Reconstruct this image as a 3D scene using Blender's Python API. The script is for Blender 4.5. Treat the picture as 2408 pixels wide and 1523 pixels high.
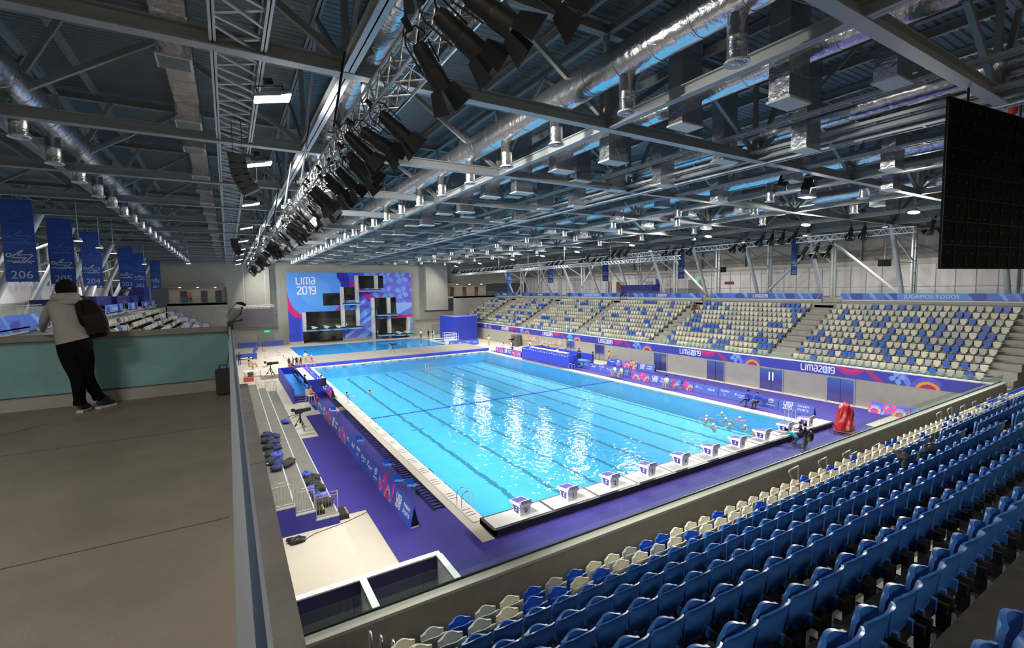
import bpy, math, random
from math import sin, cos, pi, radians, sqrt, atan2
from mathutils import Vector, Matrix
for o in list(bpy.data.objects): bpy.data.objects.remove(o)
S = bpy.context.scene
COL = bpy.data.collections.new('hall'); S.collection.children.link(COL)
LC = bpy.context.view_layer.layer_collection.children['hall']; LC.exclude = True
# ------------------------------------------------------------------ camera
CW, CH, CF = 2408, 1523, 1105.98
CP = Vector((-8.875, -17.259, 9.809))
def _cam():
    yaw, pit, rol = .541645600, .0763696556, -.0172969421
    f = Vector((sin(yaw)*cos(pit), cos(yaw)*cos(pit), -sin(pit)))
    r = f.cross(Vector((0, 0, 1))).normalized(); u = r.cross(f)
    c, s = cos(rol), sin(rol)
    r2 = c*r + s*u; u2 = -s*r + c*u
    return r2, u2, f
CR, CU, CFW = _cam()
cam = bpy.data.cameras.new('camera'); cam.sensor_width = 36; cam.sensor_fit = 'HORIZONTAL'
cam.lens = CF/CW*36; cam.clip_start = .05; cam.clip_end = 400
co = bpy.data.objects.new('camera', cam); COL.objects.link(co)
m = Matrix.Identity(4)
for i in range(3):
    m[i][0] = CR[i]; m[i][1] = CU[i]; m[i][2] = -CFW[i]; m[i][3] = CP[i]
co.matrix_world = m
S.camera = co
# ------------------------------------------------------------------ world, exposure, hall lamps, added rear fill
S.view_settings.view_transform = 'Standard'; S.view_settings.look = 'None'
S.view_settings.exposure = 0.0; S.view_settings.gamma = 1.0; S.view_settings.use_curve_mapping = False
W = bpy.data.worlds.new('world'); S.world = W; W.use_nodes = True
W.node_tree.nodes['Background'].inputs[0].default_value = (.55, .62, .72, 1)
W.node_tree.nodes['Background'].inputs[1].default_value = .05
LAMP_L = [(-7.67, -4.0), (-7.6, 2.9), (-7.53, 12.2), (-7.43, 23), (-7.37, 33.3), (-7.33, 43.3), (-7.25, 51.4), (-7.15, 62), (-7.1, 74)]
LAMP_R = [(32.3, -3.3), (32.2, 3.8), (32.2, 13), (32.2, 23.3), (32.3, 33.6), (32.4, 42), (32.5, 51), (32.5, 63), (32.5, 74)]
def area(x, y, z, tx, ty, power, sx=.9, sy=.5, spread=160, col=(1, .97, .9)):
    l = bpy.data.lights.new('hall_or_fill_light', 'AREA'); l.shape = 'RECTANGLE'; l.size = sx; l.size_y = sy
    l.energy = power; l.color = col; l.spread = radians(spread)
    o = bpy.data.objects.new('hall_or_fill_light', l); COL.objects.link(o)
    o.location = (x, y, z)
    o.rotation_euler = (Vector((tx, ty, 0)) - Vector((x, y, z))).to_track_quat('-Z', 'Y').to_euler()
    return o
PL = 2300
for x, y in LAMP_L: area(x, y, 14.42, x+17, y+2, PL*(.35 if y > 70 else 1), spread=130)
for x, y in LAMP_R: area(x, y, 14.42, x-15, y-2, PL*(.35 if y > 70 else .95), spread=140)
LAMP_B = [(-14, -23.5, 620), (-13, -15.5, 300), (-3, -23, 420), (14, -23, 420), (30, -23, 420), (-21, 8, 250), (-21, 30, 350), (-21, 55, 350), (46, 4, 450), (46, 25, 450), (46, 48, 450), (46, 68, 400)]  # corridor lamps, plus unseen ones added behind the camera to brighten the walkway
for x, y, e in LAMP_B: area(x, y, 14.2, x, y+.01, e, 1.2, 1.2, 170)

# ------------------------------------------------------------------ helpers
def V(*a): return Vector(a)
def bp(px, py, x=None, y=None, z=None):
    d = (px-CW/2)/CF*CR - (py-CH/2)/CF*CU + CFW
    if z is not None: t = (z-CP.z)/d.z
    elif x is not None: t = (x-CP.x)/d.x
    else: t = (y-CP.y)/d.y
    return CP + t*d
def PX(p):
    d = Vector(p)-CP; z = d.dot(CFW)
    return (CW/2+CF*d.dot(CR)/z, CH/2-CF*d.dot(CU)/z, z)
MATS = {}
def mat(name, col=(.5, .5, .5), rough=.6, metal=0, noise=0, nscale=3, bump=0, bscale=20, emis=0, spec=.5, coat=0, alpha=1, fine=0):
    if name in MATS: return MATS[name]
    mt = bpy.data.materials.new(name); mt.use_nodes = True; nt = mt.node_tree; N = nt.nodes; b = N['Principled BSDF']
    b.inputs['Base Color'].default_value = (*col, 1); b.inputs['Roughness'].default_value = rough
    b.inputs['Metallic'].default_value = metal; b.inputs['Specular IOR Level'].default_value = spec
    if coat: b.inputs['Coat Weight'].default_value = coat
    if alpha < 1: b.inputs['Alpha'].default_value = alpha
    if emis: b.inputs['Emission Color'].default_value = (*col, 1); b.inputs['Emission Strength'].default_value = emis
    if noise or bump:
        tc = N.new('ShaderNodeTexCoord')
    if noise:
        n = N.new('ShaderNodeTexNoise'); n.inputs['Scale'].default_value = nscale; n.inputs['Detail'].default_value = 6; n.inputs['Roughness'].default_value = .65
        r = N.new('ShaderNodeMapRange'); r.inputs[1].default_value = .3; r.inputs[2].default_value = .7
        r.inputs[3].default_value = 1-noise; r.inputs[4].default_value = 1+noise
        x = N.new('ShaderNodeVectorMath'); x.operation = 'SCALE'; x.inputs[0].default_value = col
        nt.links.new(tc.outputs['Object'], n.inputs['Vector']); nt.links.new(n.outputs['Fac'], r.inputs[0])
        nt.links.new(r.outputs[0], x.inputs['Scale']); nt.links.new(x.outputs[0], b.inputs['Base Color'])
    if bump:
        n2 = N.new('ShaderNodeTexNoise'); n2.inputs['Scale'].default_value = bscale; n2.inputs['Detail'].default_value = 4
        bu = N.new('ShaderNodeBump'); bu.inputs['Strength'].default_value = bump; bu.inputs['Distance'].default_value = .05
        nt.links.new(tc.outputs['Object'], n2.inputs['Vector']); nt.links.new(n2.outputs['Fac'], bu.inputs['Height'])
        nt.links.new(bu.outputs[0], b.inputs['Normal'])
    MATS[name] = mt; return mt
def glassmat(name, tint, refl=.12, dens=.9, ior=1.45):
    if name in MATS: return MATS[name]
    mt = bpy.data.materials.new(name); mt.use_nodes = True; nt = mt.node_tree; N = nt.nodes
    for n in list(N):
        if n.type != 'OUTPUT_MATERIAL': N.remove(n)
    out = [n for n in N if n.type == 'OUTPUT_MATERIAL'][0]
    t = N.new('ShaderNodeBsdfTransparent'); t.inputs[0].default_value = (*tint, 1)
    g = N.new('ShaderNodeBsdfGlossy'); g.inputs['Roughness'].default_value = .03; g.inputs[0].default_value = (1, 1, 1, 1)
    mx = N.new('ShaderNodeMixShader'); lw = N.new('ShaderNodeLayerWeight'); lw.inputs[0].default_value = .5
    pw = N.new('ShaderNodeMath'); pw.operation = 'POWER'; pw.inputs[1].default_value = 5; fr = N.new('ShaderNodeMath'); fr.operation = 'MULTIPLY_ADD'; fr.inputs[1].default_value = .45; fr.inputs[2].default_value = .03
    nt.links.new(lw.outputs['Facing'], pw.inputs[0]); nt.links.new(pw.outputs[0], fr.inputs[0])
    d = N.new('ShaderNodeBsdfDiffuse'); d.inputs[0].default_value = (*tint, 1)
    m2 = N.new('ShaderNodeMixShader'); m2.inputs[0].default_value = 1-dens
    nt.links.new(fr.outputs[0], mx.inputs[0]); nt.links.new(t.outputs[0], m2.inputs[1]); nt.links.new(d.outputs[0], m2.inputs[2])
    nt.links.new(m2.outputs[0], mx.inputs[1]); nt.links.new(g.outputs[0], mx.inputs[2]); nt.links.new(mx.outputs[0], out.inputs[0])
    MATS[name] = mt; return mt
def painted():
    if 'printed' in MATS: return MATS['printed']
    mt = mat('printed', (.5, .5, .5), .45); nt = mt.node_tree
    a = nt.nodes.new('ShaderNodeAttribute'); a.attribute_name = 'print'
    nt.links.new(a.outputs['Color'], nt.nodes['Principled BSDF'].inputs['Base Color'])
    return mt

class MB:
    def __init__(s): s.v = []; s.f = []; s.m = []; s.sm = []
    def add(s, vs, fs, mi=0, smooth=False):
        o = len(s.v); s.v += [tuple(p) for p in vs]
        for f in fs: s.f.append(tuple(i+o for i in f)); s.m.append(mi); s.sm.append(smooth)
    def box(s, x0, x1, y0, y1, z0, z1, mi=0):
        vs = [(x, y, z) for z in (z0, z1) for y in (y0, y1) for x in (x0, x1)]
        s.add(vs, [(0, 2, 3, 1), (4, 5, 7, 6), (0, 1, 5, 4), (2, 6, 7, 3), (0, 4, 6, 2), (1, 3, 7, 5)], mi); return s
    def quad(s, a, b, c, d, mi=0): s.add([a, b, c, d], [(0, 1, 2, 3)], mi); return s
    def bar(s, p, q, w, h=None, up=(0, 0, 1), mi=0):
        h = h or w; p = Vector(p); q = Vector(q); d = (q-p).normalized(); u = Vector(up)
        if abs(d.dot(u)) > .98: u = Vector((0, 1, 0))
        a = d.cross(u).normalized(); b = a.cross(d)
        vs = [c + a*i*w/2 + b*j*h/2 for c in (p, q) for j in (-1, 1) for i in (-1, 1)]
        s.add(vs, [(0, 2, 3, 1), (4, 5, 7, 6), (0, 1, 5, 4), (2, 6, 7, 3), (0, 4, 6, 2), (1, 3, 7, 5)], mi); return s
    def ibeam(s, p, q, w, h, t=.03, up=(0, 0, 1), mi=0):
        u = Vector(up)
        s.bar(p, q, t, h, up, mi)
        for k in (-1, 1):
            o = u*(h/2-t/2)*k; s.bar(Vector(p)+o, Vector(q)+o, w, t, up, mi)
        return s
    def tube(s, pts, r, n=8, mi=0, cap=True):
        pts = [Vector(p) for p in pts]; R = r if isinstance(r, (list, tuple)) else [r]*len(pts)
        rings = []; prev = None
        for i, p in enumerate(pts):
            if i == 0: d = pts[1]-p
            elif i == len(pts)-1: d = p-pts[i-1]
            else: d = (pts[i+1]-p).normalized() + (p-pts[i-1]).normalized()
            d = d.normalized() if d.length > 1e-9 else Vector((0, 0, 1))
            if prev is None:
                a = d.cross(Vector((0, 0, 1)))
                if a.length < .05: a = d.cross(Vector((1, 0, 0)))
                a.normalize()
            else:
                a = prev - d*prev.dot(d)
                a = a.normalized() if a.length > 1e-6 else d.orthogonal().normalized()
            prev = a; b = d.cross(a)
            rings.append([p + (a*cos(2*pi*k/n)+b*sin(2*pi*k/n))*R[i] for k in range(n)])
        vs = [v for rg in rings for v in rg]; fs = []
        for i in range(len(rings)-1):
            for k in range(n):
                k2 = (k+1) % n; fs.append((i*n+k, i*n+k2, (i+1)*n+k2, (i+1)*n+k))
        s.add(vs, fs, mi, True)
        if cap: s.add(rings[0], [tuple(range(n-1, -1, -1))], mi); s.add(rings[-1], [tuple(range(n))], mi)
        return s
    def cyl(s, x, y, z0, z1, r, n=20, mi=0, r2=None): return s.tube([(x, y, z0), (x, y, z1)], [r, r if r2 is None else r2], n, mi)
    def sphere(s, c, r, nu=12, nv=8, mi=0):
        R = r if isinstance(r, (list, tuple)) else (r, r, r); vs = []; fs = []
        for j in range(nv+1):
            t = pi*j/nv
            for i in range(nu):
                a = 2*pi*i/nu; vs.append((c[0]+R[0]*sin(t)*cos(a), c[1]+R[1]*sin(t)*sin(a), c[2]+R[2]*cos(t)))
        for j in range(nv):
            for i in range(nu):
                i2 = (i+1) % nu; fs.append((j*nu+i, (j+1)*nu+i, (j+1)*nu+i2, j*nu+i2))
        s.add(vs, fs, mi, True); return s
    def prism(s, poly, z0, z1, mi=0, M=None):
        n = len(poly); vs = [(p[0], p[1], z) for z in (z0, z1) for p in poly]
        if M is not None: vs = [M @ Vector(v) for v in vs]
        s.add(vs, [tuple(range(n-1, -1, -1)), tuple(range(n, 2*n))] + [(i, (i+1) % n, n+(i+1) % n, n+i) for i in range(n)], mi); return s
    def grid(s, fn, nu, nv, mi=0, smooth=True, flip=False):
        vs = [fn(i/nu, j/nv) for j in range(nv+1) for i in range(nu+1)]; fs = []
        for j in range(nv):
            for i in range(nu):
                a = j*(nu+1)+i; q = (a, a+1, a+nu+2, a+nu+1); fs.append(q[::-1] if flip else q)
        s.add(vs, fs, mi, smooth); return s
    def mesh(s, name, mats):
        me = bpy.data.meshes.new(name); me.from_pydata(s.v, [], s.f)
        for mm in (mats if isinstance(mats, (list, tuple)) else [mats]): me.materials.append(mm)
        me.polygons.foreach_set('material_index', s.m); me.polygons.foreach_set('use_smooth', s.sm)
        me.update(); return me
    def ob(s, name, mats, parent=None, loc=None):
        o = bpy.data.objects.new(name, s.mesh(name, mats)); COL.objects.link(o)
        if parent: o.parent = parent
        if loc: o.location = loc
        return o
def tag(o, label=None, cat=None, group=None, kind=None):
    if label: o['label'] = label
    if cat: o['category'] = cat
    if group: o['group'] = group
    if kind: o['kind'] = kind
    return o
def thing(name, label, cat, loc=(0, 0, 0), rz=0, group=None):
    o = bpy.data.objects.new(name, None); COL.objects.link(o); o.location = loc; o.rotation_euler = (0, 0, rz)
    o.empty_display_size = .1
    return tag(o, label, cat, group)
def struct(o, label=None): o['kind'] = 'structure'; return tag(o, label)
def dup(root, loc=None, rz=None, label=None, group=None, kids=None):
    r = root.copy(); COL.objects.link(r)
    if loc is not None: r.location = loc
    if rz is not None: r.rotation_euler = (0, 0, rz)
    if label: r['label'] = label
    if group: r['group'] = group
    for ch in (kids if kids is not None else list(root.children)):
        c = ch.copy(); COL.objects.link(c); c.parent = r
        for g in ch.children:
            d = g.copy(); COL.objects.link(d); d.parent = c
    return r
ORD = ['', 'first', 'second', 'third', 'fourth', 'fifth', 'sixth', 'seventh', 'eighth', 'ninth', 'tenth', 'eleventh', 'twelfth', 'thirteenth', 'fourteenth', 'fifteenth', 'sixteenth', 'seventeenth', 'eighteenth', 'nineteenth', 'twentieth']
def ordn(n):
    if n <= 20: return ORD[n]
    t, u = divmod(n, 10); T = {2: 'twenty', 3: 'thirty', 4: 'forty', 5: 'fifty', 6: 'sixty', 7: 'seventy', 8: 'eighty'}[t]
    return (T[:-1]+'ieth') if u == 0 else T+'-'+ORD[u]
def evaluated(o):
    S.collection.objects.link(o); bpy.context.view_layer.update()
    me = bpy.data.meshes.new_from_object(o.evaluated_get(bpy.context.evaluated_depsgraph_get())); S.collection.objects.unlink(o)
    return me
_txt = {}
def text_mesh(txt, size, extr=.004, align='CENTER'):
    key = (txt, size, align)
    if key in _txt: return _txt[key]
    cu = bpy.data.curves.new('t', 'FONT'); cu.body = txt; cu.size = size; cu.extrude = extr; cu.align_x = align; cu.align_y = 'CENTER'; cu.resolution_u = 3
    o = bpy.data.objects.new('t', cu); me = evaluated(o)
    bpy.data.objects.remove(o); bpy.data.curves.remove(cu)
    _txt[key] = me; return me
def frame(origin, ux, uy):
    ux = Vector(ux).normalized(); uy = Vector(uy).normalized(); uz = ux.cross(uy)
    M = Matrix.Identity(4)
    for i in range(3): M[i][0] = ux[i]; M[i][1] = uy[i]; M[i][2] = uz[i]; M[i][3] = origin[i]
    return M
def setm(o, M): o.matrix_local = M; return o
def text(name, txt, size, M, mt, parent, extr=.004, sx=1):
    me = text_mesh(txt, size, extr).copy(); me.materials.clear(); me.materials.append(mt)
    if sx != 1: me.transform(Matrix.Diagonal((sx, 1, 1, 1)))
    o = bpy.data.objects.new(name, me); COL.objects.link(o); o.parent = parent; o.matrix_local = M
    return o
GL = {'L': ([[(0, 1), (0, .14), (.1, .03), (.22, 0), (.5, 0)]], .74), 'I': ([[(0, 1), (0, 0)]], .30),
      'M': ([[(0, 0), (0, .8), (.08, .94), (.2, 1), (.32, .94), (.4, .8), (.4, 0)], [(.4, .8), (.48, .94), (.6, 1), (.72, .94), (.8, .8), (.8, 0)]], 1.02),
      'A': ([[(.02, 1), (.35, 1), (.46, .95), (.5, .84), (.5, .16), (.45, .05), (.35, 0), (.15, 0), (.04, .06), (0, .16), (0, .34), (.05, .45), (.15, .5), (.5, .5)]], .75),
      '2': ([[(0, .93), (.1, 1), (.36, 1), (.47, .93), (.5, .8), (.46, .62), (.02, .14), (0, 0), (.52, 0)]], .7),
      '0': ([[(.12, 0), (.03, .07), (0, .18), (0, .82), (.03, .93), (.12, 1), (.38, 1), (.47, .93), (.5, .82), (.5, .18), (.47, .07), (.38, 0), (.12, 0)]], .72),
      '1': ([[(0, .82), (.18, 1), (.24, 1), (.24, 0)]], .44),
      '9': ([[(.5, .45), (.14, .45), (.03, .52), (0, .62), (0, .84), (.05, .95), (.15, 1), (.36, 1), (.46, .95), (.5, .84), (.5, .16), (.45, .05), (.35, 0), (.06, 0)]], .62)}
_JIT = [0]
def stroke(mb, pts, w, th=.01, z=0, mi=0):
    for a, b in zip(pts, pts[1:]):
        a = Vector((a[0], a[1], 0)); b = Vector((b[0], b[1], 0)); d = b-a
        if d.length < 1e-6: continue
        d = d.normalized()*w*.28; n = Vector((-d.y, d.x, 0)).normalized()*w/2
        q = [a-d-n, b+d-n, b+d+n, a-d+n]
        _JIT[0] = (_JIT[0]+1) % 7; mb.prism([(v.x, v.y) for v in q], z, z+th+.0009*_JIT[0], mi)
def logo(mb, word, x, y, h, w=.15, th=.01, z=0):
    for ch in word:
        st, adv = GL[ch]
        for pl in st: stroke(mb, [(x+p[0]*h, y+p[1]*h) for p in pl], w*h, th, z)
        x += adv*h
    return x
def logow(word): return sum(GL[c][1] for c in word)-.2
def print_panel(name, M, w, h, nu, nv, fn, parent, hole=None):
    """flat printed sheet, colour per cell from fn(u_m, v_m)"""
    vs = []; fs = []; cs = []
    for j in range(nv+1):
        for i in range(nu+1): vs.append(M @ Vector((w*i/nu, h*j/nv, 0)))
    for j in range(nv):
        for i in range(nu):
            u, v = w*(i+.5)/nu, h*(j+.5)/nv
            if hole and hole(u, v): continue
            a = j*(nu+1)+i; fs.append((a, a+1, a+nu+2, a+nu+1)); cs.append(fn(u, v))
    me = bpy.data.meshes.new(name); me.from_pydata(vs, [], fs); me.materials.append(painted())
    at = me.color_attributes.new('print', 'FLOAT_COLOR', 'CORNER')
    buf = []
    for c in cs: buf += [c[0], c[1], c[2], 1.0]*4
    at.data.foreach_set('color', buf); me.update()
    o = bpy.data.objects.new(name, me); COL.objects.link(o)
    if parent: o.parent = parent
    return o
# ------------------------------------------------------------------ palette
CONC = mat('concrete', (.40, .39, .335), .8, noise=.07, nscale=1.2)
CONCD = mat('concrete_floor', (.30, .27, .23), .55, noise=.18, nscale=2.2, bump=.1, bscale=60)
TERR = mat('terrace_concrete', (.36, .345, .30), .8, noise=.08, nscale=2)
SHADEC = mat('shaded_terrace', (.05, .047, .043), .7, noise=.25, nscale=3)  # terrace concrete darkened in its colour to stand for the unlit steps
WHITE = mat('white_paint', (.78, .78, .78), .5)
FACW = mat('facade_white', (.72, .70, .72), .6, noise=.03)
STEEL = mat('grey_steel', (.34, .36, .36), .5, metal=.25)
STEELD = mat('roof_steel', (.27, .28, .275), .55, metal=.15)
STEELL = mat('light_steel', (.50, .53, .55), .45, metal=.2)
INOX = mat('stainless', (.75, .76, .78), .18, metal=1)
BLACK = mat('black_plastic', (.012, .012, .013), .5)
BLACKM = mat('black_metal', (.02, .02, .022), .4, metal=.3)
RUBBER = mat('black_rubber', (.02, .02, .02), .8)
BEIGE = mat('deck_tile', (.52, .465, .385), .55, noise=.04, nscale=.8)
CARPET = mat('violet_carpet', (.034, .025, .22), .85, noise=.1, nscale=.7, bump=.15, bscale=80)
ROYAL = mat('royal_board', (.03, .05, .50), .55)
NAVY = mat('navy_board', (.012, .014, .16), .6)
BLUEC = mat('bright_blue_carpet', (.02, .22, .72), .8)
SBLUE = mat('seat_blue', (.033, .13, .39), .32, coat=.1)
SBLUE2 = mat('seat_blue_front', (.03, .12, .52), .35)
SCREAM = mat('seat_cream', (.68, .65, .52), .4)
SGREY = mat('seat_grey', (.42, .44, .43), .4)
SAGE = mat('seat_sand', (.56, .54, .42), .4)
RED = mat('red_cover', (.45, .012, .015), .35, bump=.5, bscale=4)
GLASS = glassmat('clear_glass', (.90, .965, .945), dens=.975, ior=1.3)
FROST = mat('frosted_glass', (.15, .30, .30), .35, noise=.12, nscale=1.6, spec=.4)
LAMPM = mat('lamp_glow', (1, .98, .94), emis=14)
LAMPS_ = mat('small_lamp_glow', (1, .97, .9), emis=8)
WOOD = mat('door_wood', (.22, .06, .03), .5)
PAPER = mat('white_print', (.85, .86, .9), .5)
GREEN = mat('exit_green', (.02, .45, .18), emis=1.5)
ORANGE = mat('orange_vest', (.85, .13, .02), .6)
FOIL = mat('duct_foil', (.62, .62, .64), .24, metal=.95, bump=.55, bscale=5)
FOILW = mat('duct_grille', (.55, .56, .52), .5)
# ================================================================== room shell
YF = 80.0      # far wall
YB = -26.0
R0 = 33.2      # right stand front wall
L0 = -8.7
ZC = 8.2       # upper concourse
b = MB()   # deck at z=0 with the two pool openings cut out
PY1 = 46.9; DY0, DY1, DX1 = 56.5, 74.5, 24.0
for (x0, x1, y0, y1) in [(-9.2, 0, -8, YF), (25, R0, -8, YF), (0, 25, -8, 0), (0, 25, PY1, DY0), (DX1, 25, DY0, DY1), (0, 25, DY1, YF)]:
    b.box(x0, x1, y0, y1, -.3, 0)
struct(b.ob('floor', BEIGE))
# carpets
def carpet(name, rects, label, mt=CARPET, z=.012):
    b = MB()
    for r in rects: b.box(*r, .0005, z)
    return tag(b.ob(name, mt), label, 'carpet')
carpet('deck_carpet', [(-4.1, -.95, -1.6, 22.5), (-5.33, -4.1, 3.7, 16.4), (-3.9, 28.6, -7.7, -1.6), (25.9, 32.9, -1.6, 27.0), (28.6, 32.9, -3.3, -1.6)], 'violet carpet laid on the deck around the near half of the main pool')
carpet('deck_carpet', [(25.9, 28.5, 27.0, 47.6), (-3.2, -.95, 24, 49.5), (-2.6, -1.0, 49.5, 51.5)], 'narrow violet carpet strips along the far half of the main pool')
carpet('deck_carpet', [(25.2, 25.9, 58, 70), (25.9, 27.5, 68.6, 69.4)], 'violet carpet strip along the right edge of the diving pool')
# main pool
TILE = bpy.data.materials.new('pool_tile'); TILE.use_nodes = True
def pool_tile(mt, col, line, nl, wob=.05, y0=2.0, y1=44.9):
    nt = mt.node_tree; N = nt.nodes; Lk = nt.links; bs = N['Principled BSDF']; bs.inputs['Roughness'].default_value = .6
    tc = N.new('ShaderNodeTexCoord')
    nz = N.new('ShaderNodeTexNoise'); nz.inputs['Scale'].default_value = 1.3; nz.inputs['Detail'].default_value = 3
    Lk.new(tc.outputs['Object'], nz.inputs['Vector'])
    nv = N.new('ShaderNodeTexVoronoi'); nv.feature = 'SMOOTH_F1'; nv.inputs['Scale'].default_value = 1.1
    wn = N.new('ShaderNodeTexNoise'); wn.inputs['Scale'].default_value = .9
    ad = N.new('ShaderNodeVectorMath'); ad.operation = 'ADD'
    Lk.new(tc.outputs['Object'], wn.inputs['Vector']); Lk.new(tc.outputs['Object'], ad.inputs[0]); Lk.new(wn.outputs['Color'], ad.inputs[1]); Lk.new(ad.outputs[0], nv.inputs['Vector'])
    mr = N.new('ShaderNodeMapRange'); mr.inputs[1].default_value = .25; mr.inputs[2].default_value = .8; mr.inputs[3].default_value = .95; mr.inputs[4].default_value = 1.07
    Lk.new(nv.outputs['Distance'], mr.inputs[0])
    sc = N.new('ShaderNodeVectorMath'); sc.operation = 'SCALE'; sc.inputs[0].default_value = col
    Lk.new(mr.outputs[0], sc.inputs['Scale']); Lk.new(sc.outputs[0], bs.inputs['Base Color'])
pool_tile(TILE, (.085, .54, .92), None, 10)
TILED = bpy.data.materials.new('deep_pool_tile'); TILED.use_nodes = True
pool_tile(TILED, (.05, .42, .95), None, 0)
LINEM = mat('lane_line_tile', (.002, .025, .07), .6)
def pool(name, label, x0, x1, y0, y1, dep, tile):
    t = thing(name, label, 'swimming pool', ((x0+x1)/2, (y0+y1)/2, -dep))
    ox, oy, oz = t.location
    b = MB(); b.box(x0-ox, x1-ox, y0-oy, y1-oy, -.1, 0)
    for q in [(x0-.2, x0, y0, y1), (x1, x1+.2, y0, y1), (x0-.2, x1+.2, y0-.2, y0), (x0-.2, x1+.2, y1, y1+.2)]:
        b.box(q[0]-ox, q[1]-ox, q[2]-oy, q[3]-oy, 0, dep-.301)
    b.ob('basin', tile, t)
    return t
DEP = 1.5
mp = pool('swimming_pool', 'large rectangular competition pool of bright blue water with dark lane lines', 0, 25, 0, PY1, DEP, TILE)
random.seed(4)
def wavy(mb, x, y0, y1, w, oy, ox):
    """dark floor line, its edges broken up as the ripples show it"""
    n = int((y1-y0)/.16); vs = []; fs = []
    ph = random.random()*9
    for i in range(n+1):
        y = y0+(y1-y0)*i/n
        c = .045*sin(y*2.1+ph)*sin(y*.7+ph*2)+.055*random.uniform(-1, 1)
        ww = w*(.7+.55*random.random())
        vs += [(x+c-ww/2-ox, y-oy+.06*random.uniform(-1, 1), .006), (x+c+ww/2-ox, y-oy+.06*random.uniform(-1, 1), .006)]
    for i in range(n): fs.append((2*i, 2*i+1, 2*i+3, 2*i+2))
    mb.add(vs, fs)
for i in range(10):
    b = MB(); ox, oy = 12.5, PY1/2; x = 1.25+2.5*i
    wavy(b, x, 1.6, 45.2, .31, oy, ox)
    for yy in (1.6, 14.5, 18.8, 31.5, 45.2):
        if yy in (1.6, 45.2, 18.8): b.box(x-.5-ox, x+.5-ox, yy-.12-oy, yy+.12-oy, .001, .007)
    b.ob('lane_line', LINEM, mp)
dp = pool('diving_pool', 'deep blue diving pool in front of the diving platforms', 0, DX1, DY0, DY1, 2.2, TILED)
b = MB()
for k in range(9):
    b.box(-11+k*2.6, -10.9+k*2.6, -8, 8, .001, .006)
for k in range(6):
    b.box(-11.5, 11.5, -7+k*2.8, -6.9+k*2.8, .001, .006)
b.ob('floor_lines', mat('deep_line', (.02, .17, .55)), dp)
def water(name, label, x0, x1, y0, y1, tint, bstr, sc, rough, body, milk):
    mt = bpy.data.materials.new(name+'_surface'); mt.use_nodes = True; nt = mt.node_tree; N = nt.nodes; Lk = nt.links
    for n in list(N):
        if n.type != 'OUTPUT_MATERIAL': N.remove(n)
    out = [n for n in N if n.type == 'OUTPUT_MATERIAL'][0]
    tr = N.new('ShaderNodeBsdfTransparent'); tr.inputs[0].default_value = (*tint, 1)
    gl = N.new('ShaderNodeBsdfGlossy'); gl.inputs['Roughness'].default_value = rough
    fr = N.new('ShaderNodeFresnel'); fr.inputs[0].default_value = 1.25
    mx = N.new('ShaderNodeMixShader')
    tc = N.new('ShaderNodeTexCoord'); n1 = N.new('ShaderNodeTexNoise'); n1.inputs['Scale'].default_value = sc; n1.inputs['Detail'].default_value = 2; n1.inputs['Roughness'].default_value = .5
    bu = N.new('ShaderNodeBump'); bu.inputs['Strength'].default_value = 1; bu.inputs['Distance'].default_value = bstr
    Lk.new(tc.outputs['Object'], n1.inputs['Vector']); Lk.new(n1.outputs['Fac'], bu.inputs['Height'])
    Lk.new(bu.outputs[0], gl.inputs['Normal']); Lk.new(bu.outputs[0], fr.inputs['Normal'])
    df = N.new('ShaderNodeBsdfDiffuse'); df.inputs[0].default_value = (*body, 1); m2 = N.new('ShaderNodeMixShader'); m2.inputs[0].default_value = milk
    Lk.new(tr.outputs[0], m2.inputs[1]); Lk.new(df.outputs[0], m2.inputs[2])
    Lk.new(fr.outputs[0], mx.inputs[0]); Lk.new(m2.outputs[0], mx.inputs[1]); Lk.new(gl.outputs[0], mx.inputs[2]); Lk.new(mx.outputs[0], out.inputs[0])
    b = MB(); b.quad((x0, y0, -.04), (x1, y0, -.04), (x1, y1, -.04), (x0, y1, -.04))
    return tag(b.ob(name, mt), label, 'water', kind='stuff')
water('pool_water', 'rippling light blue water of the main pool', 0, 25, 0, PY1, (.97, .99, 1), .040, 2.3, .075, (.09, .57, .93), .25)
water('diving_pool_water', 'calm deeper blue water of the diving pool', 0, DX1, DY0, DY1, (.85, .95, 1), .012, 1.2, .02, (.04, .42, .95), .6)
# pool edges
b = MB()
EDGE = mat('pool_edge_tile', (.58, .55, .50), .5)
b.box(-.55, 0, 0, PY1, .0006, .03); b.box(25, 25.55, 0, PY1, .0006, .03)
b.box(-.55, 25.55, PY1, PY1+.55, .0006, .1)
for k in range(32):
    y = .9+k*1.45
tag(b.ob('pool_coping', EDGE), 'pale tiled edge running round the main pool', 'pool edge')
pc = bpy.data.objects['pool_coping']
b = MB()
random.seed(2)
y = .6
while y < 40:
    for k in range(3):
        b.box(-.5, -.12, y+.28*k, y+.28*k+.05, .03, .034)
    y += 1.75+random.random()*.2
tag(b.ob('gutter_grating', mat('slot_dark', (.06, .06, .07)), pc))
b = MB(); y = .9
for k in range(24): b.box(25.03, 25.5, 1.5+k*1.9, 1.53+k*1.9, .03, .034)
b.ob('tile_joints', mat('slot_dark'), pc)
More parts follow.
